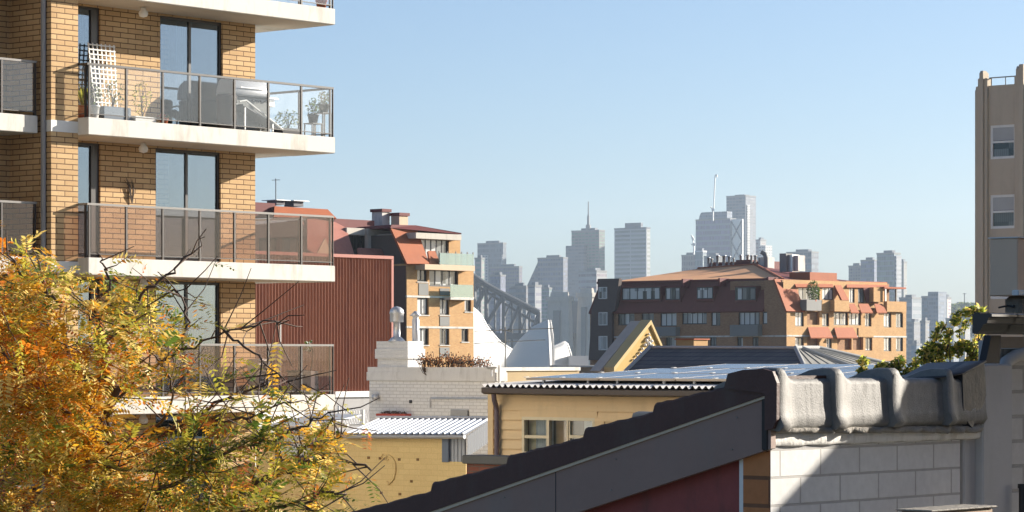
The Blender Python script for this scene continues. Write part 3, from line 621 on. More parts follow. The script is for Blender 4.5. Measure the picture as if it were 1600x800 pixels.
# roof: eave on the yellow wall, high edge at the white building
e0, e1 = fy.onu(537,678,-.12), fy.onu(727,678.5,-.12)
fz = Fr(728, 56); uh = 7.2
h0, h1 = fy.onu(589,654.5,uh), fy.onu(766,655.5,uh)
def ribbed(par, e0, e1, h0, h1, n, mat, name='roof', rib=.03, th=.02):
    mb = MB(); e0, e1, h0, h1 = map(Vector, (e0, e1, h0, h1)); nrm = (e1-e0).cross(h0-e0).normalized()
    if nrm.z < 0: nrm = -nrm
    prof = []
    for i in range(n):
        for (t, z) in ((0, 0), (.34, 0), (.42, rib), (.58, rib), (.66, 0)): prof.append(((i+t)/n, z))
    prof.append((1, 0))
    mb.loft([[tuple(e0+(e1-e0)*t+nrm*z) for t, z in prof], [tuple(h0+(h1-h0)*t+nrm*z) for t, z in prof]], 0, False, False, False)
    mb.loft([[tuple(e0+(e1-e0)*t-nrm*.02) for t, z in prof], [tuple(h0+(h1-h0)*t-nrm*.02) for t, z in prof]], 0, False, False, False)
    return mb.build(name, mat, par)
m_zinc = M('white steel sheet', (.54,.55,.57), .38, .10, 1.2, .5, .25, dirt=(.42,.41,.40), damt=.3)
ribbed(ys, e0, e1, h0, h1, 20, m_zinc)
MB().tube([Vector(h0)+Vector((0,0,.03)), Vector(h1)+Vector((0,0,.03))], .05, 6).build('ridge_flashing', m_zinc, ys)
MB().tube([Vector(e0)-Vector((.02,0,.05)), Vector(e1)-Vector((.02,0,.05))], .045, 6).build('gutter', m_galv, ys)
# gable wall of sheet metal on the right-hand side
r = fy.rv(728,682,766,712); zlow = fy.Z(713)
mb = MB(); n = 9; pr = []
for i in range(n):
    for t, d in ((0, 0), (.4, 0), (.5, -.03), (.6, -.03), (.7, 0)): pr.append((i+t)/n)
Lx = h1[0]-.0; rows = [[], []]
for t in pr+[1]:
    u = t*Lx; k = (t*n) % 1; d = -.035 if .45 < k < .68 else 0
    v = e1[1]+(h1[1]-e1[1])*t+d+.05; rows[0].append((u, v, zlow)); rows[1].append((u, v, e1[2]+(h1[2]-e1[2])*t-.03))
mb.loft(rows, 0, False, False, False).build('side_cladding', M('shade darkened ribbed sheet', (.06,.068,.082), .5, .12, 1.5, .4), ys)  # cast shade on this side is put into the dark colour
v0, v1, z0, z1 = fy.ru(693, 682, 727, 722, .05); mb = MB()
for i in range(12): mb.box(.03+.02*(i % 2), .07+.02*(i % 2), v0+(v1-v0)*i/12, v0+(v1-v0)*(i+1)/12, z0, z1)
mb.build('front_cladding', m_galv, ys)
v0, v1, z0, z1 = fy.ru(691, 681, 701, 722, -.02); MB().box(-.03, .02, v0, v1, z0, z1).build('corner_panel', M('slate blue panel', (.16,.19,.24), .6), ys)
# brick stub with a dark coping beside it
fs = Fr(800, 47.5)
bs = thingf('brick_stub_wall', 'short red brick wall with a dark grey coping below the weatherboard house', 'wall', fs)
vl = fs.V(729); MB().box(0, .3, -3, vl, 0, fs.Z(727)).build('wall', BRICK('red stub brick', (.22,.075,.045), (.16,.055,.035), (.12,.08,.06)), bs)
MB().bbox(-.06, .4, -3, vl+.06, fs.Z(727)+.002, fs.Z(713), .015).build('coping', M('dark coping', (.10,.095,.085), .7), bs)
# ---- weatherboard house with solar panels
fhs = Fr(1215, 47)
hs = thingf('weatherboard_house', 'beige weatherboard house with brown gutter and sash window', 'house', fhs)
m_board = M('beige weatherboard paint', (.70,.50,.27), .65, .06, 1.2, dirt=(.34,.26,.16), damt=.3)
vl = fhs.V(767); ztop = fhs.Z(612, 0, vl*.6); WN = fhs.ru(817, 652, 931, 712)
mb = MB(); bh = .17; z = ztop
k = 0
while z > ztop-3.4:
    zb_ = z-bh
    segs = [(0, vl)]
    if zb_ < WN[3]+.0 and z > WN[2]: segs = [(0, WN[0]), (WN[1], vl)]
    for a, b in segs: mb.add([(-.04, a, zb_), (-.04, b, zb_), (-.004, b, z), (-.004, a, z), (0, a, zb_), (0, b, zb_)], [(0,1,2,3), (0,4,5,1)])
    z = zb_; k += 1
mb.build('weatherboard', m_board, hs)
MB().box(.35, 8, -3, vl-.05, 0, ztop).build('wall', m_board, hs)
MB().box(-.05, .05, vl-.09, vl+.03, 0, ztop).build('corner_board', m_board, hs)
m_cream = M('cream window paint', (.66,.55,.36), .55, .06, 2)
MB().box(-.03, -.002, WN[0]-.05, WN[1]+.05, WN[3]-.001, WN[3]+.2).box(-.031, .01, WN[0]-.2, WN[0]-.001, WN[2], WN[3]).build('window_trim', m_board, hs)
w = win(hs, 'u', 0, WN, m_cream, GLASS('old house glass', (.85,.87,.86), .06), 1, 1, .055, .02)
for (x0, x1, nh) in ((817,858,2), (858,888,1), (888,931,2)):
    v0, v1, _, _ = fhs.ru(x0, 652, x1, 708)
    f = MB(); f.box(-.03, .05, v0-.02, v0+.02, WN[2]+.05, WN[3]-.05)
    if nh == 2: zm = (fhs.Z(683, 0, v0)); f.box(-.02, .05, v0+.03, v1-.03, zm-.025, zm+.025); f.box(-.015, .045, v0+.025, v0+.05, WN[2]+.06, WN[3]-.06); f.box(-.015, .045, v1-.05, v1-.025, WN[2]+.06, WN[3]-.06)
    f.build('sash', m_cream, w)
cu = MB(); rows = [[], []]; v0, v1, _, _ = fhs.ru(832, 652, 858, 708)
for i in range(26): rows[0].append((.12+.02*math.sin(i*1.7), v0+(v1-v0)*i/25, WN[2])); rows[1].append((.12+.02*math.sin(i*1.7), v0+(v1-v0)*i/25, WN[3]))
cu.loft(rows, 0, False, True, False).build('curtain', m_curtain, w)
cu = MB(); v0, v1, _, _ = fhs.ru(905, 656, 928, 708); cu.box(.14, .16, v0, v1, WN[2], WN[3]).build('blind', m_curtain, w)
cu = MB(); v0, v1, _, _ = fhs.ru(860, 652, 886, 708); cu.box(.15, .16, v0, v1, WN[2], WN[3]).build('blind', M('tan reflection panel', (.42,.27,.15), .8, .25, 6), w)  # brown panel painted as the brick reflection in the centre pane
cu = MB(); v0, v1, _, _ = fhs.ru(818, 652, 834, 708); cu.box(.15, .16, v0, v1, WN[2], WN[3]).build('blind', m_cream, w)
MB().box(.2, .25, WN[0]-.1, WN[1]+.1, WN[2]-.1, WN[3]+.1).build('room_wall', M('warm room wall', (.20,.14,.09), .9), w)
# eave: gutter, fascia, sagging line
m_gut = M('brown gutter', (.07,.048,.035), .5, .1, 3, .4)
def gut(poly, name, mat, par):
    n = 24; va, vb = fhs.V(755, -.35), -1.0; rings = []
    for i in range(n+1):
        v = va+(vb-va)*i/n; sag = -.018*math.sin(math.pi*i/n)
        rings.append([(x, v, ztop+z+sag) for x, z in poly])
    return MB().loft(rings, 0, True).build(name, mat, par)
gut([(-.36,-.02), (-.36,.06), (-.38,.06), (-.40,.05), (-.40,-.03), (-.33,-.06), (-.24,-.06), (-.24,.06), (-.25,.06), (-.25,-.02)], 'gutter', m_gut, hs)
gut([(-.235,-.05), (-.235,.06), (-.02,.08), (-.02,-.05)], 'fascia', M('dark brown fascia', (.16,.115,.07), .7), hs)  # one even dark brown board colour
# roof sheet: white corrugated ends over the gutter
mb = MB(); nn = 52; va, vb = fhs.V(757, -.3), -1.0; r0 = []; r1 = []
for i in range(nn*6+1):
    t = i/(nn*6); v = va+(vb-va)*t; d = .03*math.cos(i*math.pi/3)
    r0.append((-.37, v, ztop+.09+d)); r1.append((5.6, v-.0, ztop+.09+.24+d))
mb.loft([r0, r1], 0, False, True, False)
mb.build('roof', M('white roof sheet', (.55,.53,.50), .45, .1, 2, .5, .1, dirt=(.4,.34,.28)), hs)
MB().prism([(5.6, va, ztop+.25), (11, va, ztop-.3), (11, vb, ztop-.3), (5.6, vb, ztop+.25)], (0,0,-.05)).build('roof', m_zinc, hs)
# solar panels: each one a thing on a low rack
t = NT('solar cell'); uv = t.obj(); sp = t.n('ShaderNodeSeparateXYZ'); t.l(uv, sp.inputs[0])
g = t.math('MAXIMUM', t.math('GREATER_THAN', t.math('FRACT', t.math('MULTIPLY', sp.outputs[0], 6.2)), .955), t.math('GREATER_THAN', t.math('FRACT', t.math('MULTIPLY', sp.outputs[1], 6.2)), .955))
t.bsdf(t.mix(g, (.03,.045,.09,1), (.45,.47,.5,1)), .22, .6); m_cell = t.m
m_panel_frame = M('panel frame', (.32,.27,.22), .4, .05, 3, .5, .6)
du = 1.02; ppv = 1.66; sl_ = math.atan(.24/5.0)
ry = sl_
pv_n = int((fhs.V(835,.4)-(-1.2))/ppv)
words = ['left', '', '', '']
cnt = 0
proto = None
for row in range(3):
    for i in range(pv_n):
        vv = fhs.V(835,.4)-ppv*(i+1)+.0-row*.35; uu = .15+row*(1.64+.03)
        lab = 'blue solar panel on the white sheet roof of the weatherboard house'
        if proto is None:
            proto = thing('solar_panel', lab, 'solar panel', (0,0,0), 0, 'solar panels on the weatherboard house roof')
            MB().box(.02, 1.60, .02, ppv-.04, .0, .035).build('cell_sheet', m_cell, proto)
            fr_ = MB(); fr_.box(0, 1.62, 0, .0195, -.005, .0365).box(0, 1.62, ppv-.0395, ppv-.02, -.005, .0365).box(0, .0195, .02, ppv-.04, -.005, .0365).box(1.6005, 1.62, .02, ppv-.04, -.005, .0365); fr_.build('frame', m_panel_frame, proto)
            lg = MB()
            for y in (.3, ppv-.35): lg.box(.1, .14, y, y+.04, -.07, -.006); lg.box(1.4, 1.44, y, y+.04, -.07, -.006)
            lg.build('rack_foot', m_galv, proto); pr_ = proto
            MB().box(-.03, .05, ppv-.05, ppv+.02, .043, .052).build('clamp', m_white, proto); MB().box(-.03, .05, ppv*.5-.05, ppv*.5+.02, .043, .052).build('clamp', m_white, proto)
        else:
            pr_ = proto.copy(); COL.objects.link(pr_)
            for c in proto.children:
                d = c.copy(); COL.objects.link(d); d.parent = pr_
        pr_.location = fhs.loc(uu, vv, ztop+.195+(uu-.15)*.24/5.0); pr_.rotation_euler = (0, -ry, fhs.ang)
# downpipe with swan neck
MB().tube([(-.3, fhs.V(771,-.3), ztop-.02), (-.28, fhs.V(771,-.3), ztop-.16), (-.12, fhs.V(776,-.1), ztop-.26), (-.1, fhs.V(776,-.1), ztop-.36), (-.1, fhs.V(776,-.1), ztop-3)], .045, 8).build('downpipe', M('mauve brown downpipe', (.15,.11,.12), .5), hs)
# small vent cowl half hidden by the near roof
t = thing('roof_vent', 'small dark grey roof vent hood peeping over the tiled roof', 'roof vent', pt(1016, 664, 30), .7)
MB().prism([(-.24,-.1,-.35), (.16,-.1,-.35), (.16,-.1,.03), (.02,-.1,.14), (-.06,-.1,.12)], (0,.3,0)).build('hood', m_greypan, t)
MB().box(-.1, .12, 0, .15, -3, -.34).build('shaft', m_galv, t)
# ---- slate hip roof house
fhp = Fr(1258, 100)
hp = thingf('slate_roof_house', 'house with a dark grey slate hip roof and pale ridge cappings', 'house', fhp)
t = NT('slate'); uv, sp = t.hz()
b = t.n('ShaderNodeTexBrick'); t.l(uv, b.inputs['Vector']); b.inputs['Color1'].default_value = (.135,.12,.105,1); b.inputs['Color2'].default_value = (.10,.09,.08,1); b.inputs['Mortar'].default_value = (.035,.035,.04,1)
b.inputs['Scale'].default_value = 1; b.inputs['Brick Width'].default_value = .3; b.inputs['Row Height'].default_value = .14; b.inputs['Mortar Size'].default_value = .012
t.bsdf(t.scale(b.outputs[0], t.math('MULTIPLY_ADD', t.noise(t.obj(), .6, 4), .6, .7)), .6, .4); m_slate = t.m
zr = fhp.Z(544); ze = fhp.Z(580); hip = 2.4
vA = fhp.V(975); rise = 2.2
R1 = Vector(fhp.onu(1243, 544.5, 2.0)); R0 = Vector(fhp.onu(1016, 543.5, 2.0)); E1 = Vector(fhp.onu(1262, 584, 0)); E0 = Vector(fhp.onu(975, 584, 0))
B1 = Vector((E1.x+4.2+9, E1.y, E1.z-.1)); Rr = Vector(fhp.onv(1279, 544.5, R1.y)); 
Bk = Vector((Rr.x+4, E1.y, E1.z))
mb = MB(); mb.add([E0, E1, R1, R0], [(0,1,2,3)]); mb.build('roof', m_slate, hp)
mb = MB(); mb.add([E1, Bk, Rr, R1], [(0,1,2,3)]); mb.build('hip_slope', M('sunlit pale slate', (.26,.25,.225), .75, .25, 3, bump=.5, bsc=6, bd=.03), hp)  # same slate roof; sunlight on this slope is put into a paler colour
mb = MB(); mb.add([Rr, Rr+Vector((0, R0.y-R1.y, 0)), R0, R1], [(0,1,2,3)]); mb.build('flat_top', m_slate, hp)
for a, b_ in ((E1, R1), (R1, R0), (R1, Rr), (Rr, Bk), (R1+(Rr-R1)*.25, E1+(Bk-E1)*.5), (E0, R0)): MB().tube([a+Vector((0,0,.03)), b_+Vector((0,0,.03))], .085 if a is not R1 or b_ is not R0 else .06, 6).build('ridge_capping', M('pale lead capping', (.36,.355,.34), .7), hp)
for q in range(9):
    a = R1+(Rr-R1)*(q+1)/10; c = E1+(Bk-E1)*(q+1)/10; MB().tube([a, c], .03, 4).build('batten', m_greypan, hp)
MB().box(.5, 9, E1.y+.3, E0.y-.3, 0, E1.z-.05).build('wall', m_brbrick, hp)
# ---- gabled house front in yellow sandstone
fg = Fr(959, 112)
gb = thingf('gabled_house', 'old yellow stone gable with white carved rosette and steep grey roof', 'house', fg)
AP, GL, GR = fg.onv(1015,506), fg.onv(957,580), fg.onv(1048,580)
gm = M('yellow sandstone', (.52,.36,.13), .85, .15, 2, dirt=(.3,.2,.08))
MB().prism([GL, GR, AP], (0,.35,0)).box(GL[0], GR[0], .02, .33, 0, GL[2]-.01).build('gable_wall', gm, gb)
for a, b_ in ((GL, AP), (AP, GR)):
    a, b_ = Vector(a), Vector(b_); MB().prism([a+Vector((0,-.08,-.02)), b_+Vector((0,-.08,-.02)), b_+Vector((0,-.08,.16)), a+Vector((0,-.08,.16))], (0,.5,0)).build('coping', M('pale yellow coping', (.55,.42,.2), .8, .1), gb)
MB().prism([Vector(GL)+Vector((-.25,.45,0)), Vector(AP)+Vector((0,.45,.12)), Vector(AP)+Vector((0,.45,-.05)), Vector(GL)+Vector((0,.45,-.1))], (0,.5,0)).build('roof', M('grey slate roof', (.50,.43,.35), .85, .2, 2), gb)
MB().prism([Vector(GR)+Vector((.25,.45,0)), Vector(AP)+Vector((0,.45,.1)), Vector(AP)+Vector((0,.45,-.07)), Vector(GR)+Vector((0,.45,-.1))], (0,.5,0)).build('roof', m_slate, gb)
rs = MB()
for (px, py, r_) in ((1014,528,.09), (1010,532,.08), (1018,533,.08), (1014,537,.1), (1008,539,.07), (1019,540,.07), (1004,545,.06), (1000,551,.06), (1014,522,.05), (995,556,.05), (990,562,.05)):
    c = fg.onv(px, py, -.05); rs.lathe([(0,-r_), (r_*.8,-r_*.5), (r_,0), (r_*.7,r_*.6), (0,r_)], c, 8)
rs.build('carved_rosette', m_white, gb)
# brick chimneys between the roofs
t = thingf('brick_chimney', 'broad low brown brick chimney standing behind the slate roof', 'chimney', Fr(1084, 118)); fx = Fr(1084, 118)
MB().box(0, fx.U(1106), 0, fx.V(1057), 0, fx.Z(531)).build('stack', M('brown brick mix', (.42,.26,.12), .85, .2, 4), t); MB().box(-.06, fx.U(1106)+.06, -.06, fx.V(1057)+.06, fx.Z(531)+.002, fx.Z(529)).build('cap', m_terra, t)  # stack in one mottled brown brick colour
t = thingf('brick_parapet', 'low plain beige wall between the white shells and the stone gable', 'wall', Fr(972, 125)); fx = Fr(972, 125)
MB().box(0, 4, 0, fx.V(862), 0, fx.Z(574)).build('wall', M('beige brown wall', (.30,.22,.15), .85, .12), t); MB().box(-.05, 4, -.05, fx.V(862)+.05, fx.Z(574)+.002, fx.Z(571)).build('coping', m_conc, t)
# lattice screens and the white wall under the balconies
ft = Fr(486, 58)
t = thingf('lattice_screen', 'grey blue lattice screen with a small sheet roof beside the autumn tree', 'screen', ft)
v1 = ft.V(438); zb_, zt_ = ft.Z(711), ft.Z(672)
mb = MB(); nl = 9; hgt = zt_-zb_
for i in range(-nl, nl*2):
    for s in (1, -1):
        a = i*v1/nl; p0 = [a, zb_] ; p1 = [a+s*hgt, zt_]
        lo, hi = (p0, p1) if p0[0] < p1[0] else (p1, p0)
        if hi[0] <= 0 or lo[0] >= v1: continue
        def cl(pa, pb, x): f = (x-pa[0])/(pb[0]-pa[0]); return [x, pa[1]+(pb[1]-pa[1])*f]
        if lo[0] < 0: lo = cl(lo, hi, 0)
        if hi[0] > v1: hi = cl(lo, hi, v1)
        d = .022; x = .0 if s > 0 else .012
        mb.prism([(x, lo[0], lo[1]-d), (x, hi[0], hi[1]-d), (x, hi[0], hi[1]+d), (x, lo[0], lo[1]+d)], (.01,0,0))
mb.build('lattice', m_white, t)
MB().box(-.03, .05, -.1, 0, zb_-.2, zt_+.05).box(-.03, .05, v1, v1+.12, zb_-.2, zt_+.05).box(-.02, .04, 0, v1, zt_, zt_+.06).build('frame', M('slate paint', (.13,.13,.19), .6), t)
MB().slab4([(-.3, -.25, zt_+.08), (-.3, v1+.2, zt_+.08), (1.2, v1+.2, zt_+.3), (1.2, -.25, zt_+.3)], .03).build('roof', m_zinc, t)
MB().box(.3, .34, 0, v1, zb_-.3, zt_).build('backing', M('violet grey board', (.09,.08,.11), .8), t)
ft = Fr(523, 62); t = thingf('lattice_fence', 'white lattice fence on top of the yellow wall by the metal roof', 'fence', ft)
v1 = ft.V(488); zb_, zt_ = ft.Z(712), ft.Z(668); mb = MB()
for i in range(26):
    a = v1*i/25; mb.box(-.012, .0, a-.012, a+.012, zb_, zt_)
for i in range(16):
    z = zb_+(zt_-zb_)*i/15; mb.box(0.001, .012, 0, v1, z-.012, z+.012)
mb.build('lattice', m_white, t); MB().box(-.03, .03, -.4, v1, zt_, zt_+.07).build('top_rail', m_white, t); MB().box(.2, .24, 0, v1, zb_-2, zt_-.2).build('backing', m_greypan, t)
fx = Fr(475, 78); t = thingf('white_outbuilding', 'small sunlit white rendered outbuilding under the lowest balcony', 'outbuilding', fx)
MB().box(fx.U(392), 0, 0, 4, 0, fx.Z(640)).build('wall', m_white, t); win(t, 'v', -.02, fx.rv(448,654,462,672), m_dkframe, m_pan_d, 3, 1, .05, .0)
MB().box(fx.U(391), .05, -.06, 4.05, fx.Z(640)+.002, fx.Z(638)).build('coping', m_conc, t)
# wire fence before the grey base wall
fx = Fr(577, 84); t = thingf('wire_fence', 'thin wire mesh fence with posts before the grey base wall', 'fence', fx)
v1 = fx.V(482); mb = MB(); zb_, zt_ = fx.Z(668), fx.Z(640)
for i in range(24): mb.tube([(0, v1*i/24, zb_), (0, v1*min(1,(i+2.2)/24), zt_)], .006, 3); mb.tube([(0.01, v1*(i)/24, zt_), (.01, v1*min(1,(i+2.2)/24), zb_)], .006, 3)
mb.build('wire_mesh', m_galv, t)
for px in (485, 529): v = fx.V(px); MB().tube([(0,v,zb_-3), (0,v,zt_+.1)], .03, 6).build('post', m_galv, t)
t = thing('vent_pipe', 'short white vent pipe standing before the grey base wall', 'pipe', pt(566, 668, 80)-Vector((0,0,1))); MB().tube([(0,0,0), (0,0,1.5)], .06, 8).build('pipe', m_white, t); MB().box(-.45, .05, -.1, .1, 1.05, 1.1).build('bracket', m_white, t)
# ================================================================== brown mansard block
fd = Fr(1229, 335)
db = thingf('mansard_block', 'long brown brick apartment block with terracotta mansard roof and many vent pipes', 'apartment building', fd)
zx = lambda x: 900+x/2.963
zy = lambda y: 380+y/2.963
Z = lambda py: fd.Z(py)
def RU(x0, y0, x1, y1, u=0.0): return fd.ru(zx(x0), zy(y0), zx(x1), zy(y1), u)
def RV(x0, y0, x1, y1, v=0.0): return fd.rv(zx(x0), zy(y0), zx(x1), zy(y1), v)
zM, zE, SB, FO = Z(485.6), Z(436), 1.9, -.35
vW = fd.V(922); uE_ = fd.U(1416)
# street face in shade, which is put into a browner brick
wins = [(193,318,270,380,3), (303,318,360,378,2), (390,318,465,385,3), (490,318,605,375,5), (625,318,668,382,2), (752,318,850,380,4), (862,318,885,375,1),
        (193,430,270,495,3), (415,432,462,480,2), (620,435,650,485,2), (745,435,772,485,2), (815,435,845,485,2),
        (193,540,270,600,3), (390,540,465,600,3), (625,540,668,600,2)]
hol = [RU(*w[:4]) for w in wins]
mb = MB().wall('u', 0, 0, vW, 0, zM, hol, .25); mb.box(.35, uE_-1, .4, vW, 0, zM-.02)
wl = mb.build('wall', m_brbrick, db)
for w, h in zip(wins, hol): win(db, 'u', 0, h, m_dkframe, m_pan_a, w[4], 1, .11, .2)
for (x0, y0, x1, y1) in ((388,388,482,430), (733,378,862,430)):
    v0, v1, z0, z1 = RU(x0, y0, x1, y1); MB().box(-.9, .0, v0, v1, z0, z1).build('balcony', m_greypan, db)
MB().box(-.06, .04, -.05, vW, Z(525)-.09, Z(525)+.09).build('string_course', m_conc, db)
# steep roof on the shaded face, shade put into its darker red
vr = fd.V(zx(872)); zR = Z(zy(165))
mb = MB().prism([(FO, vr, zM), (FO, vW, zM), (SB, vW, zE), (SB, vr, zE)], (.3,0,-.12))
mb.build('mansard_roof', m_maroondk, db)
MB().box(SB-.25, SB+.3, vr-.5, vW+.3, zE-.05, zE+.22).build('eave_trim', m_maroon, db)
for (x0, y0, x1, y1, nv) in ((212,205,388,262,5), (413,205,480,262,3), (558,203,632,258,3), (736,203,830,264,3)):
    v0, v1, z0, z1 = RU(x0, y0, x1, y1, 0.15); b = MB().box(.25, 2.2, v0-.05, v0, z0-.1, z1+.1).box(.25, 2.2, v1, v1+.05, z0-.1, z1+.1).box(.2, 2.2, v0-.08, v1+.08, z1, z1+.12).box(.2, 2.2, v0-.08, v1+.08, z0-.25, z0)
    d = b.build('dormer', m_maroondk, db); w = win(db, 'u', .15, (v0, v1, z0, z1), m_dkframe, m_pan_a, nv, 1, .11, .1)
    w.name = 'window'
# flatten the dormer's window into two levels: frame+pane stay sub-parts of the building part
for x in (485, 655, 880): v = fd.V(zx(x)); MB().box(SB-1.6, SB+.3, v-.12, v+.12, zE-.7, zE+.3).build('party_fin', m_maroon, db)
# shaded brick end of the sunny wing, in the browner brick
v1 = fd.V(zx(884))
MB().prism([(-.012, -.2, zM), (-.012, vr+.02, zM), (-.012, vr+.02, Z(437)), (-.012, 1.7, Z(437))], (.25,0,0)).build('gable_wall', m_brbrick, db)
# dark slate-clad end bay
mb = MB(); pl = [(100,165), (200,163), (180,312), (165,320), (165,541), (58,541), (72,318), (72,308), (84,268), (100,240)]
q = [fd.onu(zx(x), zy(y), -.5) for x, y in pl]; mb.prism(q, (.6,0,0)).build('slate_end_bay', M('dark brown slate hanging', (.11,.085,.075), .8, .15, 1.5), db)
for (x0, y0, x1, y1) in ((107,203,145,258), (107,320,147,380), (107,430,147,495)): win(db, 'u', -.62, RU(x0, y0, x1, y1, -.5), m_white, m_pan_a, 2, 1, .09, .06)
# sunny face, sunlight put into a lighter orange brick
sw = [(1015,318,1055,385,2), (1140,325,1172,385,2), (1193,320,1260,380,4), (1264,320,1320,380,3), (1338,320,1368,385,2), (1425,323,1460,390,2), (1481,323,1514,390,2),
      (1015,435,1055,490,2), (1160,435,1184,500,2), (1340,438,1372,498,2), (1425,435,1460,500,2), (1481,435,1514,500,2), (1425,545,1460,610,2), (1481,545,1514,610,2)]
rec = [(1070,316,1127,378), (1070,436,1127,500), (1210,436,1276,494), (1282,436,1330,494), (1240,545,1300,600)]
hs_ = [RV(*w[:4]) for w in sw]; hr = [RV(*r) for r in rec]
mb = MB().wall('v', 0, 0, uE_, 0, zM, hs_+hr, .3); mb.box(uE_-.01, uE_, .01, 8, 0, zM)
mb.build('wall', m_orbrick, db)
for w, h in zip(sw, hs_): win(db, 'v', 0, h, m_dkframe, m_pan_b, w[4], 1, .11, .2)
for h in hr: MB().box(h[0]-.2, h[1]+.2, 1.25, 1.3, h[2]-.2, h[3]+.2).box(h[0]-.04, h[0], .3, 1.3, h[2]-.1, h[3]+.1).box(h[1], h[1]+.04, .3, 1.3, h[2]-.1, h[3]+.1).build('loggia', M('red brown loggia', (.26,.095,.045), .85, .12), db)
# string course, balconies and awnings
MB().box(-.03, uE_+.04, -.06, .1, Z(524.5)-.09, Z(524.5)+.09).build('string_course', m_conc, db)
def awn(x0, y0, x1, y1, sk=22, out=.8, m=None):
    a, b = RV(x0, y1, x1-sk*.3, y1+1, -out)[:2]
    q = [fd.onv(zx(x0+sk*.4), zy(y1), -out), fd.onv(zx(x1), zy(y1), -out), fd.onv(zx(x1-sk), zy(y0), -.02), fd.onv(zx(x0-sk*.2), zy(y0), -.02)]
    MB().prism(q, (.02,.03,-.12)).build('awning', m or m_roofred, db)
for a in ((1078,388,1190,436), (1200,390,1305,436), (1266,280,1312,320), (1312,280,1375,320), (1385,280,1440,320)): awn(*a)
MB().box(*RV(1305,392,1375,434)[:2], -.1, .05, *RV(1305,392,1375,434)[2:]).build('parapet', m_orbrick, db)
def balc(x0, y0, x1, y1, m, out=.9):
    a, b, z0, z1 = RV(x0, y0, x1, y1, -out); MB().box(a, b, -out, .02, z0, z1).build('balcony', m, db)
balc(1068,262,1137,312, m_greypan); balc(1140,265,1192,318, m_orbrick, .3); balc(1197,265,1265,316, m_orbrick, 1.0); balc(1440,270,1530,318, m_orbrick, .5); balc(1210,497,1382,545, m_orbrick, .7)
MB().prism([(0,-.02,zM), (uE_,-.02,zM), (uE_,.4,zM+.1), (0,.4,zM+.1)], (0,0,.2)).build('ledge', m_orbrick, db)
# attic storey set back, its windows and steep panels
av = 1.1
attic = [(1030,204,1128,262,4), (1140,205,1192,262,3), (1264,206,1290,276,2), (1306,208,1336,276,2)]
ha = [RV(*w[:4], av) for w in attic]
MB().wall('v', av, .9, fd.U(zx(1440), av), zM-.1, Z(436), ha, .2).build('attic_wall', m_orbrick, db)
MB().box(1.2, uE_-1.5, av+.4, 9, zM-.1, Z(437)).build('attic_core', m_brbrick, db)
for w, h in zip(attic, ha): win(db, 'v', av, h, m_dkframe, m_pan_b, w[4], 1, .1, .15)
def pan(q, name='mansard_panel', t=(.06,.25,-.1)):
    return MB().prism([fd.onv(zx(x), zy(y), v) for x, y, v in q], t).build(name, m_roofred, db)
pan([(975,314,-.3), (1062,316,-.3), (1006,169,SB-.2), (918,165,SB-.2)])
pan([(1232,264,-.2), (1265,264,-.2), (1215,172,SB-.4), (1186,172,SB-.4)])
pan([(1020,203,av-.35), (1192,204,av-.35), (1185,172,av+.4), (1004,170,av+.4)])
pan([(1255,205,av-.3), (1445,207,av-.3), (1440,180,av+.3), (1250,175,av+.3)])
pan([(1330,205,av-.25), (1345,275,av-.25), (1378,275,av-.3), (1378,205,av-.3)], 'dark_cheek', (.05,.1,-.02)).data.materials[0] = m_maroondk
MB().box(*RV(1378,205,1430,272,.2)[:2], .2, 2, *RV(1378,205,1430,272,.2)[2:]).build('brick_bay', m_orbrick, db)
q = RV(1428,203,1528,211,-.2); MB().box(q[0], q[1], -.2, 3, q[2], q[3]).build('pergola_beam', m_terra, db)
for x in (1432, 1482): a = RV(x,208,x+5,270,-.1); MB().box(a[0], a[1], -.1, .05, a[2], a[3]).build('post', m_white if x == 1432 else m_dkframe, db)
# low hip roof
zr_ = Z(413); uB = 16
e = [(SB, SB, zE), (SB, vW, zE), (uB+10, vW, zE), (uE_-1, SB+9.5, zE), (uE_-1, SB, zE-.2)]
r0, r1 = (20, vW-1.5, fd.Z(420, 20, vW-1.5)), (20, 19, fd.Z(413.7, 20, 19)); r2 = (uE_-1.5, 12, fd.Z(433, uE_-2, 12))
MB().add([e[0], e[1], r0, r1], [(0,1,2,3)]).build('roof', M('orange terracotta tile', (.74,.37,.17), .8, .15, 1.2, bump=.3, bsc=4, bd=.05), db)
MB().add([e[1], e[2], r0], [(0,1,2)]).add([e[2], e[3], r2, r1, r0], [(0,1,2,3,4)]).add([e[0], r1, r2, e[4]], [(0,1,2,3)]).build('roof', m_maroon, db)
MB().tube([Vector(r0), Vector(r1), Vector(e[0])], .22, 6).build('ridge_capping', m_roofred, db)
pm = MB(); c0 = fd.onu(1180, 413, 9.0)
q = fd.ru(1105, 409, 1195, 416, 21); MB().box(21, 25, q[0], q[1], q[2]-1, q[3]).build('roof_plant_deck', m_maroon, db)
for (px, p0, p1, w) in ((1107,402,412,.18), (1112,404,412,.14), (1121,399,411,.2), (1131,399,411,.24), (1139,400,411,.18), (1146,403,411,.12), (1157,398,411,.14), (1168,398,409,.2), (1174,399,409,.16), (1180,399,409,.18), (1186,402,409,.12)):
    a, b = fd.onu(px, p1, 20.5), fd.onu(px, p0, 20.5); MB().lathe([(w*.8,-.4), (w*.8, b[2]-a[2]-.15), (w*1.35, b[2]-a[2]-.14), (w*1.35, b[2]-a[2]), (0, b[2]-a[2]+.02)], a, 8).build('vent_pipe', m_galv if px % 2 else m_conc, db)
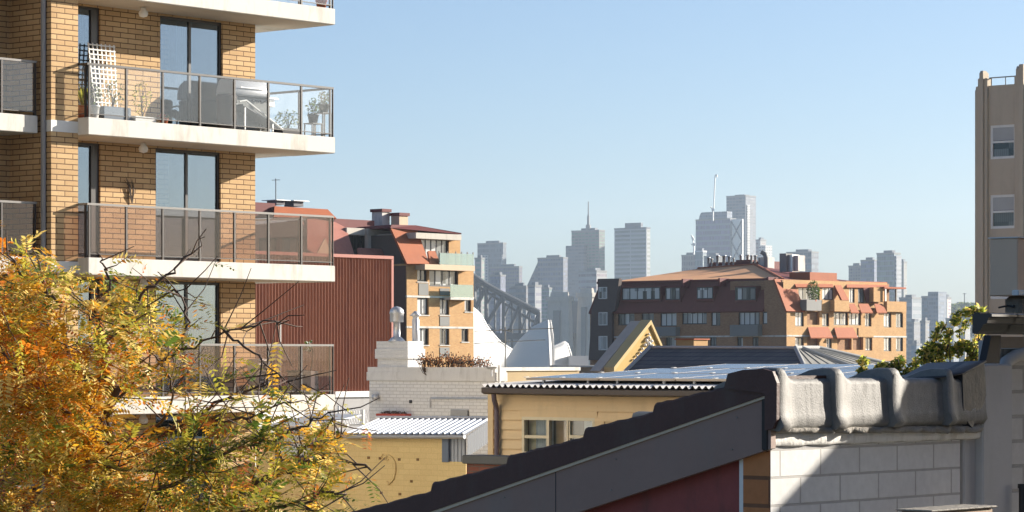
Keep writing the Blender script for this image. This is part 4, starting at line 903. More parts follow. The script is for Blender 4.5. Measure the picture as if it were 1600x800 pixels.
for (x0, y0, x1, y1, m_, u) in ((1187,402,1199,416,m_conc,20), (1218,396,1228,417,m_greypan,16), (1228,398,1238,417,m_steel,16.5), (1238,399,1247,416,m_conc,17), (1150,406,1172,413,m_maroon,20.3)):
    a, b, z0, z1 = fd.ru(x0, y0, x1, y1, u); MB().box(u, u+1.5, a, b, z0-.6, z1).build('roof_box', m_, db)
a = fd.onu(1197, 403, 19.6); MB().tube([(a[0],a[1],a[2]-1.5), (a[0],a[1],a[2]), (a[0]+.1,a[1]+.25,a[2]+.5), (a[0],a[1]+.7,a[2]+.75)], .3, 8).build('vent_cowl', m_greypan, db)
q = RV(1083,136,1208,166,3); MB().box(q[0], q[1], 3, 6, q[2]-.6, q[3]).build('stair_head', m_roofred, db)
fl = fd.onv(zx(965), zy(432), -.8)
t = thing('window_tree', 'dark leafy shrub in a tub on the grey attic balcony', 'shrub', fd.loc(*fd.onv(zx(1098), zy(262), -.5)), fd.ang)
MB().lathe([(.35,-.6), (.45,0), (0,0)], (0,0,0), 12).build('pot', m_terra, t)
mb = MB().tube([(0,0,-.1), (0,0,1.2)], .06, 5, 2); leafmesh(mb, rng, (0,0,1.0), (1.15,.6,1.3), 900, .22, 2); mb.build('foliage', [L_dk, L_gr, m_trunk], t)

# ================================================================== taupe art deco tower on the right
ft_ = Fr(1600, 110)
tw = thingf('art_deco_tower', 'tall taupe rendered tower with fluted corner piers and white sash windows', 'tower', ft_)
m_taupe = M('taupe render', (.46,.385,.295), .85, .07, .5, dirt=(.28,.23,.18), dsc=.3, damt=.45)
m_taupe2 = M('lit taupe render', (.40,.33,.26), .85, .07, .5)  # taupe copy toned apart for the sunlit finials and inner parapet
vL_ = ft_.V(1524); Z = lambda py, px=1560: ft_.Z(py, 0, ft_.V(px))
whs = [ft_.ru(1547, 195, 1587, 248), ft_.ru(1547, 304, 1587, 357), ft_.ru(1547, 414, 1587, 467)]
mb = MB().wall('u', 0, -.2, vL_-.02, 0, Z(133), whs, .12); mb.box(.3, 12, .3, vL_, 0, Z(133)-.1); mb.box(0, .3, vL_-.02, vL_, 0, Z(140)); mb.box(0, 12, -.5, -.2, 0, Z(133))
mb.build('wall', m_taupe, tw)
for (x0, x1, top, d) in ((1524,1530,138,.05), (1530,1534,121,.12), (1534,1540,112,.20), (1540,1545,121,.12), (1587,1591,121,.12), (1591,1597,110,.20), (1597,1604,104,.26)):
    v0, v1, _, _ = ft_.ru(x0, 120, x1, 140); MB().bbox(-d, .25, v0+.002, v1-.002, 0, Z(top), .02).build('pier', m_taupe, tw)
for (px, py) in ((1537,112), (1594,109)):
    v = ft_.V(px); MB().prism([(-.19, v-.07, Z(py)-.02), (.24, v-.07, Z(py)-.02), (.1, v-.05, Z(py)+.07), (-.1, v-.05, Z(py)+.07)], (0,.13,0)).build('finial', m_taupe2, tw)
for r in whs:
    w = win(tw, 'u', 0, r, m_white, m_pan_d, 1, 2, .1, .08); v0, v1, z0, z1 = r
    MB().box(.05, .058, v0+.1, v1-.1, (z0+z1)/2+.06, z1-.1).build('blind', M('grey blind', (.38,.38,.37), .8), w)
mb = MB(); v0, v1 = ft_.V(1590), ft_.V(1542); z0, z1 = Z(133), Z(120)
mb.tube([(.2,v0,z1), (.2,v1,z1)], .025, 6)
for px in (1545, 1567, 1588): mb.tube([(.2,ft_.V(px),z0-.2), (.2,ft_.V(px),z1)], .02, 6)
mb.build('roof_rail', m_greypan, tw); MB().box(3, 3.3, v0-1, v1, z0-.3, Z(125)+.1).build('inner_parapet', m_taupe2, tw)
# ================================================================== land, water, far shore
def tz(x, y):
    a = min(1, max(0, (y-480)/260)); a = a*a*(3-2*a); z = -31*a
    b = min(1, max(0, (y-2500)/1000)); b = b*b*(3-2*b)
    z += b*(58+16*math.sin(x*.006+1)+10*math.sin(x*.013+y*.004)+max(0, (x-420)*.10))
    b2 = min(1, max(0, (y-1500)/120))*min(1, max(0, (1900-y)/150))*min(1, max(0, (230-x)/60)) if x > -700 else 0
    z += 6*max(0, b2)
    return z
ys_ = [-80,0,100,250,400,480,520,560,600,640,680,740,900,1200,1480,1520,1560,1600,1640,1700,1760,1850,1950,2200,2500]+list(range(2560, 3700, 60))+[3900,4300,4800]
xs_ = [-1900+60*i for i in range(64)]
vs = [(x, y, tz(x, y)) for y in ys_ for x in xs_]; nx = len(xs_)
fs = [(j*nx+i, j*nx+i+1, (j+1)*nx+i+1, (j+1)*nx+i) for j in range(len(ys_)-1) for i in range(nx-1)]
mb = MB(); mb.add(vs, fs, 0, True)
t = NT('town ground'); v = t.obj(); t.bsdf(t.mix(t.ramp(t.noise(v, .02, 6, .7), .42, .58), (.06,.075,.045,1), (.20,.19,.17,1)), .95, .1); m_ground = t.m
tag(mb.build('ground', m_ground), kind='structure')
t = NT('harbour water'); b = t.bsdf((.03,.06,.075,1), .12, .5, 0, t.noise(t.obj(), .15, 4), .3, .5); m_water = t.m
wmb = MB().add([(-1890,500,-26), (1870,500,-26), (1870,4700,-26), (-1890,4700,-26)], [(0,1,2,3)]); tag(wmb.build('water', m_water), kind='structure')

# ---- skyline
T_blue = TOWER('blue glass tower', (.17,.20,.24), (.08,.11,.16), 3.8, 2.4, .6, .15)
T_grey = TOWER('grey tower', (.19,.19,.20), (.09,.11,.13), 3.8, 3.2, .5, .3)
T_band = TOWER('banded tower', (.34,.35,.36), (.10,.12,.14), 4.4, 60, .48, 0)
T_pale = TOWER('pale tower', (.48,.47,.44), (.13,.15,.17), 3.3, 4.2, .45, .35)
T_cream = TOWER('cream tower', (.62,.55,.46), (.15,.15,.15), 3.2, 3.6, .4, .4)
T_dark = TOWER('dark tower', (.13,.14,.16), (.08,.10,.13), 4, 5, .5, .1)
TWP = {T_blue: ((.17,.20,.24), (.08,.11,.16), 3.8, 2.4, .6, .15), T_grey: ((.20,.195,.19), (.08,.10,.12), 3.8, 3.2, .5, .3), T_band: ((.31,.31,.305), (.10,.12,.14), 4.2, 9, .48, .06),
       T_pale: ((.36,.35,.33), (.13,.15,.17), 3.3, 4.2, .45, .35), T_cream: ((.62,.55,.46), (.15,.15,.15), 3.2, 3.6, .4, .4), T_dark: ((.14,.145,.16), (.07,.09,.115), 4, 5, .5, .1)}
rgt = random.Random(21); ntw = [0]
def vary(m):
    w_, g_, fh_, by, wf_, vt = TWP[m]; k = rgt.uniform(.75, 1.25); t_ = rgt.uniform(-.04, .04); ntw[0] += 1
    return TOWER('tower facade %d' % ntw[0], tuple(max(.02, c*k*(1+t_*s_)) for c, s_ in zip(w_, (1,0,-1))), tuple(c*rgt.uniform(.7,1.4) for c in g_), fh_*rgt.uniform(.8,1.7), by*rgt.choice((.7,1,1.6,2.5)), min(.8, wf_*rgt.uniform(.8,1.35)), min(.6, vt*rgt.uniform(.5,1.8)))
def tower(label, pl, pc, pr, top, Y, m, name='skyline_tower', extra=None, roof=None, ml=None):
    m = vary(m)
    f = Fr(pc, Y); zb_ = tz(f.x, f.y)-3; t = thing(name, label, 'tower', (f.x, f.y, zb_), f.ang)
    zt_ = f.Z(top)-zb_; L = f.U(pr); W = f.V(pl)
    MB().box(0, L, 0, W, 0, zt_).build('body', m, t)
    MB().box(-.3, L+.3, -.3, W+.3, zt_+.01, zt_+1.6).build('parapet', ml or m_greypan, t)
    MB().box(L*.25, L*.75, W*.2, W*.7, zt_+1.59, zt_+(roof or 4)).build('roof_plant', T_dark, t)
    if extra: extra(t, f, L, W, zt_)
    return t
def strip(pxa, pxb, pa, pb, mat=None, face='u', d=.8):
    def fn(t, f, L, W, zt):
        zb_ = t.location.z
        if face == 'u': a, b = f.V(pxb), f.V(pxa); MB().box(-d, -.02, a, b, f.Z(pb)-zb_, f.Z(pa)-zb_).build('facade_strip', mat or T_pale, t)
        else: a, b = f.U(pxa), f.U(pxb); MB().box(a, b, -d, -.02, f.Z(pb)-zb_, f.Z(pa)-zb_).build('facade_strip', mat or T_pale, t)
    return fn
def many(*fs):
    def fn(*a):
        for f in fs: f(*a)
    return fn
def spire(px, p0, w=1.6):
    def fn(t, f, L, W, zt):
        c = (L*.3, W*.45); h = f.Z(p0)-t.location.z-zt
        MB().lathe([(w*2,0), (w*2,6), (w,7), (w,h*.5), (w*.5,h*.52), (w*.4,h), (0,h)], (c[0], c[1], zt+1.6), 8).build('mast', m_greypan, t)
    return fn
def stepblk(pl, pc_, pr, top, mat):
    def fn(t, f, L, W, zt):
        a, b = f.V(pr, -6), f.V(pl, -6); MB().box(-6, 8, a, b, 0, f.Z(top)-t.location.z).build('shoulder', mat, t)
    return fn
tower('slate blue tower with pale window strips above the steel arch bridge', 746, 786, 791, 381, 3300, T_blue, extra=many(strip(756,763,398,440), strip(784,786,398,420)))
tower('low plain grey blue block in front of the strip windowed tower', 767, 811, 816, 418, 3150, T_grey)
def slant(t, f, L, W, zt):
    a, b = W-.1, f.V(819); MB().prism([(0, a, 0), (0, b, f.Z(455)-t.location.z), (0, f.V(841), f.Z(407)-t.location.z), (0, a, zt)], (L,0,0)).build('sloping_side', T_dark, t)
tower('dark tower with one long slanting side', 840, 880, 887, 404, 3050, T_dark, extra=slant)
tower('tall grey tower topped with a single long mast', 893, 936, 945, 361, 3350, T_grey, extra=many(spire(916, 316, 1.5), stepblk(884, 893, 912, 383, T_dark)))
tower('low pale white banded block at the foot of the masted tower', 904, 932, 948, 425, 2700, T_band)
tower('broad flat topped tower wrapped in pale horizontal bands', 960, 1010, 1016, 357, 3250, T_band, roof=7, ml=T_dark)
def rounded(t, f, L, W, zt):
    q = []; n = 8; a, b = f.V(1136), f.V(1092); z0 = zt-.5; z1 = f.Z(330)-t.location.z
    for i in range(n+1): q.append((0, b-(b-a)*.12*(1-math.cos(i/n*math.pi/2)), z0+(z1-z0)*math.sin(i/n*math.pi/2)))
    MB().prism([(0, a, z0), (0, b, z0)]+q[1:]+[(0, a, z1)], (L*.9,0,0)).build('rounded_crown', T_blue, t)
def xbrace(t, f, L, W, zt):
    a, b = f.V(1159, -4), f.V(1142, -4); MB().box(-3, -.5, a, b, 0, f.Z(343)-t.location.z).build('white_core', m_white, t)
    mb = MB(); z1 = f.Z(345)-t.location.z; hh = (b-a)*1.55; z = z1-hh
    while z > 40:
        for s in ((a, b), (b, a)): mb.tube([(-4, s[0], z), (-4, s[1], z+hh)], .8, 4)
        for s in (a, b): mb.tube([(-4, s, z), (-4, s, z+hh)], .9, 4)
        z -= hh
    mb.build('cross_bracing', T_dark, t)
tower('glass tower with a rounded crown and a white cross braced side', 1087, 1141, 1150, 343, 3400, T_blue, extra=many(rounded, xbrace))
tower('tallest dark blue skyline tower with a flat top', 1135, 1165, 1181, 307, 3600, T_dark, roof=3, extra=strip(1167,1171,320,420,T_pale,'v'))
tower('small hazy block left of the cross braced tower', 1065, 1087, 1090, 400, 3100, T_grey)
tower('small bright white ended block before the rounded tower', 1086, 1098, 1104, 394, 2900, T_blue, ml=m_white)
tower('narrow pale stepped tower right of the tallest one', 1181, 1188, 1197, 376, 3500, T_pale, extra=stepblk(1186,0,1196,384,T_pale))
tower('squat square hazy tower behind the rooftop vents', 1229, 1268, 1279, 395, 3000, T_dark)
tower('lowest left step of the glassy stepped tower group', 1326, 1345, 1350, 417, 2950, T_grey)
tower('second step of the glassy stepped tower group', 1345, 1366, 1372, 408, 2930, T_blue)
tower('tall slab of the stepped tower group with white balconies at its edge', 1370, 1397, 1407, 397, 2900, T_blue, extra=strip(1398,1406,400,480,T_band,'v',2))
tower('slim pale green tower at the right of the stepped group', 1404, 1412, 1417, 411, 2950, T_pale)
tower('white balconied apartment tower right of the brown mansard block', 1405, 1425, 1439, 467, 2650, T_band)
tower('grey blue tower with a raised middle bay', 1440, 1466, 1474, 465, 2600, T_blue, extra=stepblk(1450, 0, 1466, 456, T_blue))
tower('narrow cream tower with rows of dark windows', 1473, 1480, 1486, 467, 2620, T_cream)
for i, (a, c, b, tp, Y, m, lab) in enumerate(((796,822,826,449,2400,T_grey,'plain grey block behind the top of the arch'), (825,836,846,448,2350,T_band,'white striped block beyond the end of the arch'),
        (846,858,862,452,2450,T_blue,'hazy blue slab between striped block and stone pylon'), (1418,1428,1440,506,2300,T_grey,'low grey flats on the far shore near the brown block'), (1438,1446,1452,504,2250,T_pale,'low pale flats with a bright end on the far shore'),
        (1455,1468,1476,520,2200,T_grey,'low hazy flats at the waterline below the narrow cream tower'), (1478,1490,1498,500,2350,T_band,'banded low flats under the wooded hill'), (1498,1508,1516,512,2250,T_pale,'small pale flats half hidden by the leafy bush'),
        (1424,1432,1440,540,2150,T_blue,'small blue grey boatshed block near the bush tops'), (766,782,790,432,2500,T_blue,'hazy blue block seen through the arch'), (742,752,757,405,2700,T_pale,'thin pale block between the balcony glass and the arch'),
        (1100,1120,1130,402,2800,T_grey,'grey block peeping over the terracotta roof'), (1490,1500,1508,478,2900,T_grey,'grey hilltop block beside the wooded hill'))):
    tower(lab, a, c, b, tp, Y, m, 'hazy_block')
# tower cranes
def crane(label, px, pt_, pb, jib, Y=3320):
    b = pt(px, pb, Y); t = thing('tower_crane', label, 'crane', b); zz = lambda py: pt(px, py, Y).z-b.z
    MB().tube([(0,0,0), (0,0,zz(pt_))], .9, 4).build('mast', m_white, t)
    for (x0, y0, x1, y1) in jib: MB().tube([pt(x0,y0,Y)-b, pt(x1,y1,Y)-b], .7, 4).build('jib', m_white, t)
    MB().box(-1.5, 1.5, -1.5, 1.5, zz(pt_)-3, zz(pt_)).build('cab', m_galv, t)
crane('tall luffing crane with an almost upright jib', 1114, 326, 345, ((1115,327,1117.5,274), (1117.5,274,1120,273), (1120,273,1120.6,277), (1114,327,1110,323)))
crane('small crane with a slanted jib beside the rounded tower', 1084, 380, 405, ((1085,384,1080,367), (1080,382,1088,381), (1080,367,1085,375)))
# wooded far hill and its mast
hill = MB(); rg = random.Random(4)
leafmesh(hill, rg, (0,0,0), (42,40,17), 5200, 3.6, 3, .8)
hp_ = pt(1512, 500, 2750); o = hill.build('wooded_hill', [L_dk, L_gr, L_olive], None, (hp_.x, hp_.y, hp_.z)); tag(o, kind='stuff')
antenna(1507, 458, 480, 2800, [(1504,459,1510,459)], 'distant broadcast mast on the wooded hill', .5)
# trees strewn on the far shore
far = MB(); 
for i in range(330):
    x, y = rg.uniform(-800, 800), rg.uniform(2450, 3300); z = tz(x, y)
    if z < -24: continue
    leafmesh(far, rg, (x, y, z+3), (9,9,7), 26, 5, 3, .8)
tag(far.build('far_shore_trees', [L_dk, L_gr, L_olive]), kind='stuff')

# ================================================================== steel arch bridge
YB = 1900
br = thing('arch_bridge', 'grey steel trussed arch bridge running down to stone pylons', 'bridge', pt(790, 600, YB)); bo = br.location.copy()
m_brg = M('bridge grey paint', (.045,.05,.055), .6, .1, .05)
top = [(700,410), (722,421.5), (741,433), (760,446), (787,461), (813,474), (842,489)]
bot = [(700,452), (722,470), (741,487), (760,508), (787,538), (813,570), (842,605)]
def dk(n_): return pt(0,0,1)
def bp(px, py, dz): p = pt(px, py, YB); return Vector((p.x, YB+dz, p.z))-bo
for dz in (-15, 15):
    mb = MB()
    mb.tube([bp(*p, dz) for p in top], 1.9, 4).tube([bp(*p, dz) for p in bot], 1.7, 4).build('arch_chord', m_brg, br)
    mb = MB()
    for i, (a, b) in enumerate(zip(top, bot)):
        mb.tube([bp(*a, dz), bp(*b, dz)], 1.3 if i else .9, 4)
        if i < len(top)-1:
            mb.tube([bp(*b, dz), bp(*top[i+1], dz)], 1.15, 4); c_ = [(a[q]+top[i+1][q])/2 for q in (0,1)]; e_ = [(b[q]+bot[i+1][q])/2 for q in (0,1)]
            mb.tube([bp(*c_, dz), bp(*e_, dz)], .6, 4); mb.tube([bp(*c_, dz), bp((a[0]+b[0])/2, (a[1]+b[1])/2, dz)], .5, 4)
            f_ = lambda p, q, k: (p[0]+(q[0]-p[0])*k, p[1]+(q[1]-p[1])*k)
            mb.tube([bp(*f_(a, b, .16), dz), bp(*f_(top[i+1], bot[i+1], .16), dz)], .7, 4)
    mb.build('truss_web', m_brg, br)
mb = MB()
for a, b in list(zip(top[:-1], top[1:]))+list(zip(bot[:-1], bot[1:])):
    mb.tube([bp(*a, -15), bp(*b, 15)], .8, 4); mb.tube([bp(*a, 15), bp(*b, -15)], .8, 4); mb.tube([bp(*a, -15), bp(*a, 15)], .9, 4)
mb.build('cross_bracing', m_brg, br)
d0, d1 = bp(690, 521, 0), bp(930, 527, 0)
MB().box(d0.x, d1.x, -22, 22, d0.z-4, d0.z).build('deck', m_brg, br)
mb = MB()
for px in (722,741,760,787,813):
    for dz in (-15,15): mb.tube([bp(px, 489 if px > 741 else 480, dz), bp(px, 521, dz)], .6, 4)
mb.build('hanger', m_brg, br)
m_pyl = M('pylon granite', (.50,.45,.38), .85, .22, .08, dirt=(.3,.26,.22), dsc=.06, damt=.6)
for (a, b, c, tp, dy, lab) in ((856,888,893,456,-30,'stone bridge pylon nearer the arch'), (903,925,932,450,-34,'taller sunlit stone bridge pylon beside the brown block')):
    f = Fr(b, YB+dy); zb_ = -30; t = thing('bridge_pylon', lab, 'pylon', (f.x, f.y, zb_), f.ang); L, W = f.U(c), f.V(a); zt_ = f.Z(tp)-zb_
    mb = MB()
    def rg_(e, z): return [(-e, -e, z), (L+e, -e, z), (L+e, W+e, z), (-e, W+e, z)]
    mb.loft([rg_(2, 0), rg_(.6, zt_*.7), rg_(0, zt_-6)]).build('shaft', m_pyl, t)
    MB().loft([rg_(1, zt_-6), rg_(1, zt_-3), rg_(-1, zt_-2.9), rg_(-1.4, zt_)]).build('cap', m_pyl, t)
    MB().box(-1.9, -.3, W*.35, W*.65, zt_*.35, zt_*.86).build('window_slot', m_greypan, t)
    MB().loft([[(-2.4, W*.15, 0), (-2.4, W*.85, 0), (.5, W*.85, 0), (.5, W*.15, 0)], [(-1.2, W*.15, zt_*.9), (-1.2, W*.85, zt_*.9), (.5, W*.85, zt_*.9), (.5, W*.15, zt_*.9)]]).build('buttress', m_pyl, t) if 0 else None
f = Fr(905, YB+10); MB_o = MB().box(0, 20, 0, f.V(888), 0, f.Z(470)+30)
o = MB_o.build('approach_tower', M('blue grey steel', (.13,.15,.17), .7, .1, .05), None, (f.x, f.y, -30), f.ang); tag(o, 'hazy dark pier between the two stone bridge pylons', 'pier')
# ================================================================== white shell roofs by the harbour
YO = 1600
m_shell = M('white shell tile', (.52,.505,.475), .45, .06, .08, .4)
op = thing('shell_roof_hall', 'white sail shaped shell roofs of a harbour performance hall', 'concert hall', pt(830, 585, YO)); oo = op.location.copy()
def shell(out, ridge, base, half, dY, slope=0, name='shell', mat=None):
    """vaulted shell: 'ridge' is its curved crest, 'base' the foot line; the two flanks bulge out to either side of the crest"""
    n = 16
    def samp(poly, t):
        d = [0]
        for a, b in zip(poly[:-1], poly[1:]): d.append(d[-1]+math.hypot(b[0]-a[0], b[1]-a[1]))
        s = t*d[-1]
        for i in range(len(poly)-1):
            if s <= d[i+1]+1e-9: f = (s-d[i])/(d[i+1]-d[i]); return (poly[i][0]+(poly[i+1][0]-poly[i][0])*f, poly[i][1]+(poly[i+1][1]-poly[i][1])*f)
        return poly[-1]
    x0 = pt(ridge[0][0], 0, YO).x
    for sgn in (-1, 1):
        rows = []
        for i in range(n+1):
            r, b = samp(ridge, i/n), samp(base, i/n); row = []
            for j in range(11):
                f = j/10; px, py = r[0]+(b[0]-r[0])*f, r[1]+(b[1]-r[1])*f
                Y = YO+dY+slope*(pt(px, 0, YO).x-x0)+sgn*half*math.sin(f*math.pi/2)*(.25 if sgn < 0 else 1)
                row.append(pt(px, py, Y)-oo)
            rows.append(row)
        mb = MB(); mb.loft([[tuple(p) for p in r] for r in rows], 0, False, True, False)
        o = mb.build(name, mat or m_shell, op); md = o.modifiers.new('thickness', 'SOLIDIFY'); md.thickness = 1.2; md.offset = -1
shell(None, [(726,470), (742,483), (748,488), (760,511), (779,534), (801,549)], [(726,600), (745,600), (765,600), (775,600), (785,592), (791,572)], 26, 0, 1.0)
shell(None, [(858,500), (835,510.5), (812,533), (791,567)], [(862,592), (840,588), (815,580), (794,577)], 24, -20, -.9)
shell(None, [(858,500), (862,526), (863,560), (862,590)], [(861.5,592), (862,592), (862,592), (862,592)], 10, -18, 0)
shell(None, [(864,543), (884,534), (890,552), (893,573)], [(864,592), (872,592), (884,592), (893,592)], 16, 30, 1.0)
p0, p1 = pt(890, 556, YO)-oo, pt(921, 580, YO)-oo
MB().box(p0.x, p1.x, 20, 60, p1.z-4, p0.z).build('foyer_block', m_shell, op)
p0, p1 = pt(700, 580, YO)-oo, pt(930, 600, YO)-oo
MB().box(p0.x, p1.x, -40, 80, p1.z-30, p0.z).build('podium', M('granite podium', (.36,.28,.24), .8), op)

# ================================================================== air
hz = MB().box(-2050, 2050, -300, 5000, -60, 262)
t = NT('sea haze'); v = t.n('ShaderNodeVolumePrincipled'); v.inputs['Color'].default_value = (.70,.84,1.0,1); v.inputs['Density'].default_value = 0.8e-4; v.inputs['Anisotropy'].default_value = .2
t.l(v.outputs[0], t.out.inputs[1]); hzo = hz.build('haze', t.m); tag(hzo, kind='stuff')
# ================================================================== tiled roof close by
fg_ = Fr(1203, 9.4)
nr = thingf('tiled_roof_house', 'near house with a dark tiled verge, grey barge board and white painted brick wall', 'house', fg_)
Z = fg_.Z
m_tile = M('dark brown roof tile', (.075,.034,.027), .55, .25, 8, .4, bump=.35, bsc=70, dirt=(.09,.08,.065), dsc=2.5, damt=.35)
m_cap = M('weathered grey ridge tile', (.20,.192,.18), .6, .3, 26, .35, bump=.7, bsc=190, bd=.0028)
m_barge = M('slate grey barge board', (.25,.165,.135), .5, .14, 3, .4, bump=.1, bsc=20, dirt=(.20,.18,.16), dsc=1.2, damt=.5)
m_mort = M('grey lime mortar', (.28,.26,.23), .95, .35, 20, bump=.9, bsc=50, bd=.012)
m_wb = BRICK('white painted block', (.60,.59,.575), (.56,.55,.54), (.38,.365,.35), .232, .0915, .0045, .8, .7, .09, (.06, .022))
m_ob = BRICK('raw orange brick', (.52,.22,.09), (.43,.17,.07), (.20,.10,.055), .23, .0915, .007, .4, .9, .3, (.0, .022))
m_red = M('dark red painted wall', (.26,.062,.055), .6, .25, 4, .35, bump=.4, bsc=25, dirt=(.13,.05,.045), dsc=2.5, damt=.7)
uW = fg_.U(1500); zb0 = Z(699)
wtop = Z(676)
MB().box(.004, uW, .0, .11, -0+zb0-1.6, zb0).build('painted_wall', m_wb, nr)
MB().box(.0, .0035, .002, .108, zb0-1.6, zb0-.002).build('brick_end', m_ob, nr)
vr_ = fg_.V(1165, .03)
MB().box(.0, .02, vr_-.012, vr_+.004, zb0-1.6, zb0-.01).build('joint_strip', m_white, nr)
# white bead under the caps
mb = MB(); zl = wtop
for seg in range(1): 
    prof = [(.01, zb0+.001), (-.008, zb0+.001), (-.014, zb0+.006), (-.016, zb0+.018), (-.016, zl-.012), (-.012, zl+.004), (.05, zl+.004)]
    rings = []
    for i in range(25):
        u = -.004+(fg_.U(1532)+.004)*i/24; w = .0025*math.sin(i*1.9)
        rings.append([(u, v+w, z+w*.6) for v, z in prof])
    mb.loft(rings, 0, True, True)
mb.build('wall_bead', M('rough white bead', (.70,.68,.64), .8, .12, 8, bump=.7, bsc=60, bd=.006, dirt=(.3,.27,.22), dsc=5), nr)
# rake: barge board, cream strip, stepped tile ends
A0, A1 = fg_.onu(1203.5, 620, -.03), fg_.onu(560, 843, -.03)
S = Vector((0, A1[1]-A0[1], A1[2]-A0[2])); sl = S.z/S.y
hB = .168
MB().prism([(.03, vr_, zb0-3), (.03, 4, zb0-3), (.03, 4, A0[2]+(A1[2]-A0[2])/(A1[1]-A0[1])*(4-A0[1])-.1), (.03, vr_, A0[2]-.1)], (.07,0,0)).build('side_wall', m_red, nr)
MB().prism([(-.03, A0[1]-.003, A0[2]), (-.03, A1[1], A1[2]), (-.03, A1[1], A1[2]-hB), (-.03, A0[1]-.003, A0[2]-hB)], (.026,0,0)).build('barge_board', m_barge, nr)
MB().prism([(-.038, A0[1]+.012, A0[2]+.006), (-.038, A1[1], A1[2]+.012), (-.038, A1[1], A1[2]-.004), (-.038, A0[1]+.012, A0[2]-.004)], (.034,0,0)).build('trim_strip', M('cream timber strip', (.55,.48,.37), .7, .15, 6), nr)
for v_ in (.11, .13, .62, .64, 1.12, 1.3):
    z_ = A0[2]+sl*(v_-A0[1])-(.03 if v_ in (.11,.62,1.12) else .13); MB().lathe([(0,-.003), (.0035,-.002), (.0035,.001), (0,.002)], (-.0305, v_, z_), 8).build('nail', m_mort, nr)
MB().prism([(-.0308, .885, A0[2]+sl*(.885-A0[1])-.002), (-.0308, .888, A0[2]+sl*(.888-A0[1])-.002), (-.0308, .888, A0[2]+sl*(.888-A0[1])-hB+.002), (-.0308, .885, A0[2]+sl*(.885-A0[1])-hB+.002)], (.001,0,0)).build('board_joint', m_black, nr)
MB().bbox(-.036, -.004, -.014, .009, A0[2]-.175, A0[2]+.004, .003).build('corner_trim', M('dark trim', (.03,.026,.025), .5), nr)
# tiles: one row of verge tiles, each lower edge a step
st = [(1139,581), (1023,630), (914,675), (794,720), (676,761), (548,806), (410,856)]
tv = [fg_.V(px, -.035) for px, _ in st]
zoff = .098; pr_ = [(A0[1]+.0, A0[2]+zoff-.03), (A0[1]+.1, A0[2]+sl*.1+zoff-.004)]
for i in range(1, len(st)):
    v0, v1 = tv[i-1], tv[i]
    zA, zB = A0[2]+sl*(v0-A0[1])+zoff-.016, A0[2]+sl*(v1-A0[1])+zoff+.012
    pr_.append((v0+.004, zA))
    for q_ in range(1, 12): f_ = q_/12; pr_.append((v0+(v1-.03-v0)*f_, zA+(zB+.006-zA)*f_+.0016*math.sin(q_*2.1+i*3)+.001*math.sin(q_*5.3+i)))
    pr_ += [(v1-.03, zB+.006), (v1-.014, zB+.005), (v1-.005, zB+.001), (v1-.002, zB-.008)]
low = [(p[0], A0[2]+sl*(p[0]-A0[1])+.008) for p in pr_]
for (nm, ua, ub) in (('tile_verge', -.043, .36),):
    mb = MB(); cs = lambda u, e: [(u, v, z-e) for v, z in pr_]+[(u, v, z) for v, z in low[::-1]]
    mb.loft([cs(ua, .007), cs(ua-.004, .016) if 0 else cs(ua+.006, .0), cs(ub, 0)], 0, True)
    mb.build(nm, m_tile, nr)
zt0 = A0[2]+.07
MB().prism([(.30, .15, zt0-.06), (.30, 4, zt0+sl*4-.06), (.30, 4, zt0+sl*4-.12), (.30, .15, zt0-.12)], (2.5,0,0)).build('roof', m_tile, nr)
mb = MB()
rings = []
for i in range(60):
    v = .02+(tv[-1]-.02)*i/59; z = A0[2]+sl*(v-A0[1])+.012; w = .006*math.sin(i*2.3)+.004*math.sin(i*5.1)
    rings.append([(-.03+w*.5, v, z-.004), (-.036+w*.6, v, z+.006), (-.03+w*.4, v, z+.012+w), (.02, v, z+.014), (.02, v, z-.004)])
mb.loft(rings, 0, True, True).build('mortar_bedding', M('brown mortar', (.085,.05,.04), .95, .3, 20, bump=.8, bsc=50, bd=.008), nr)
# ridge caps running away to the right: swept profile with a raised collar at the near end of each
def cap(u0, u1, zbot, ztop_, idx, last=False):
    n = 34; rings = []; L = u1-u0
    rg = random.Random(idx+3)
    for i in range(n+1):
        t = i/n; u = u0+L*1.06*t
        # collar height over the length
        c = 1 if t < .10 else max(0, 1-(t-.10)/.26); c = c*c*(1.6-.6*c)
        col = .024*c; 
        if i == 0: col -= .004
        h = ztop_+col-.012*(1-c); o = -.045-col*1.0; R = .021
        pr = []
        pr.append((-.012, zbot+.0)); pr.append((o+.012-.010*c, zbot-.004)); pr.append((o-.004-.012*c, zbot+.014)); pr.append((o, zbot+.045)); pr.append((o+.004, (zbot+h)/2)); 
        for k in range(7):
            a = math.pi*(1-k/12.0); pr.append((o+.006+R+R*math.cos(a), h-R+R*math.sin(a)))
        pr += [(o+.07, h+.001), (.05, h-.006), (.12, h-.030-.0), (.20, h-.06), (.20, h-.10), (.0, h-.06), (o+.035, h-.045)]
        w = .0012
        rings.append([(u, v+rg.uniform(-w, w), z+rg.uniform(-w, w)) for v, z in pr])
    mb = MB(); mb.loft(rings, 0, True, True); return mb
px_ = [1207, 1307, 1396, 1482, 1545]
us = [fg_.U(p, -.064) for p in px_]; us[0] = -.035
zc = Z(671, .1, -.045)
for i in range(4):
    zz = Z(586, us[i]+.05, 0); zbb = Z(671-3*i, us[i]+.1, -.04)
    o = cap(us[i], us[i+1], zbb, zz, i).build('ridge_cap', m_cap, nr)
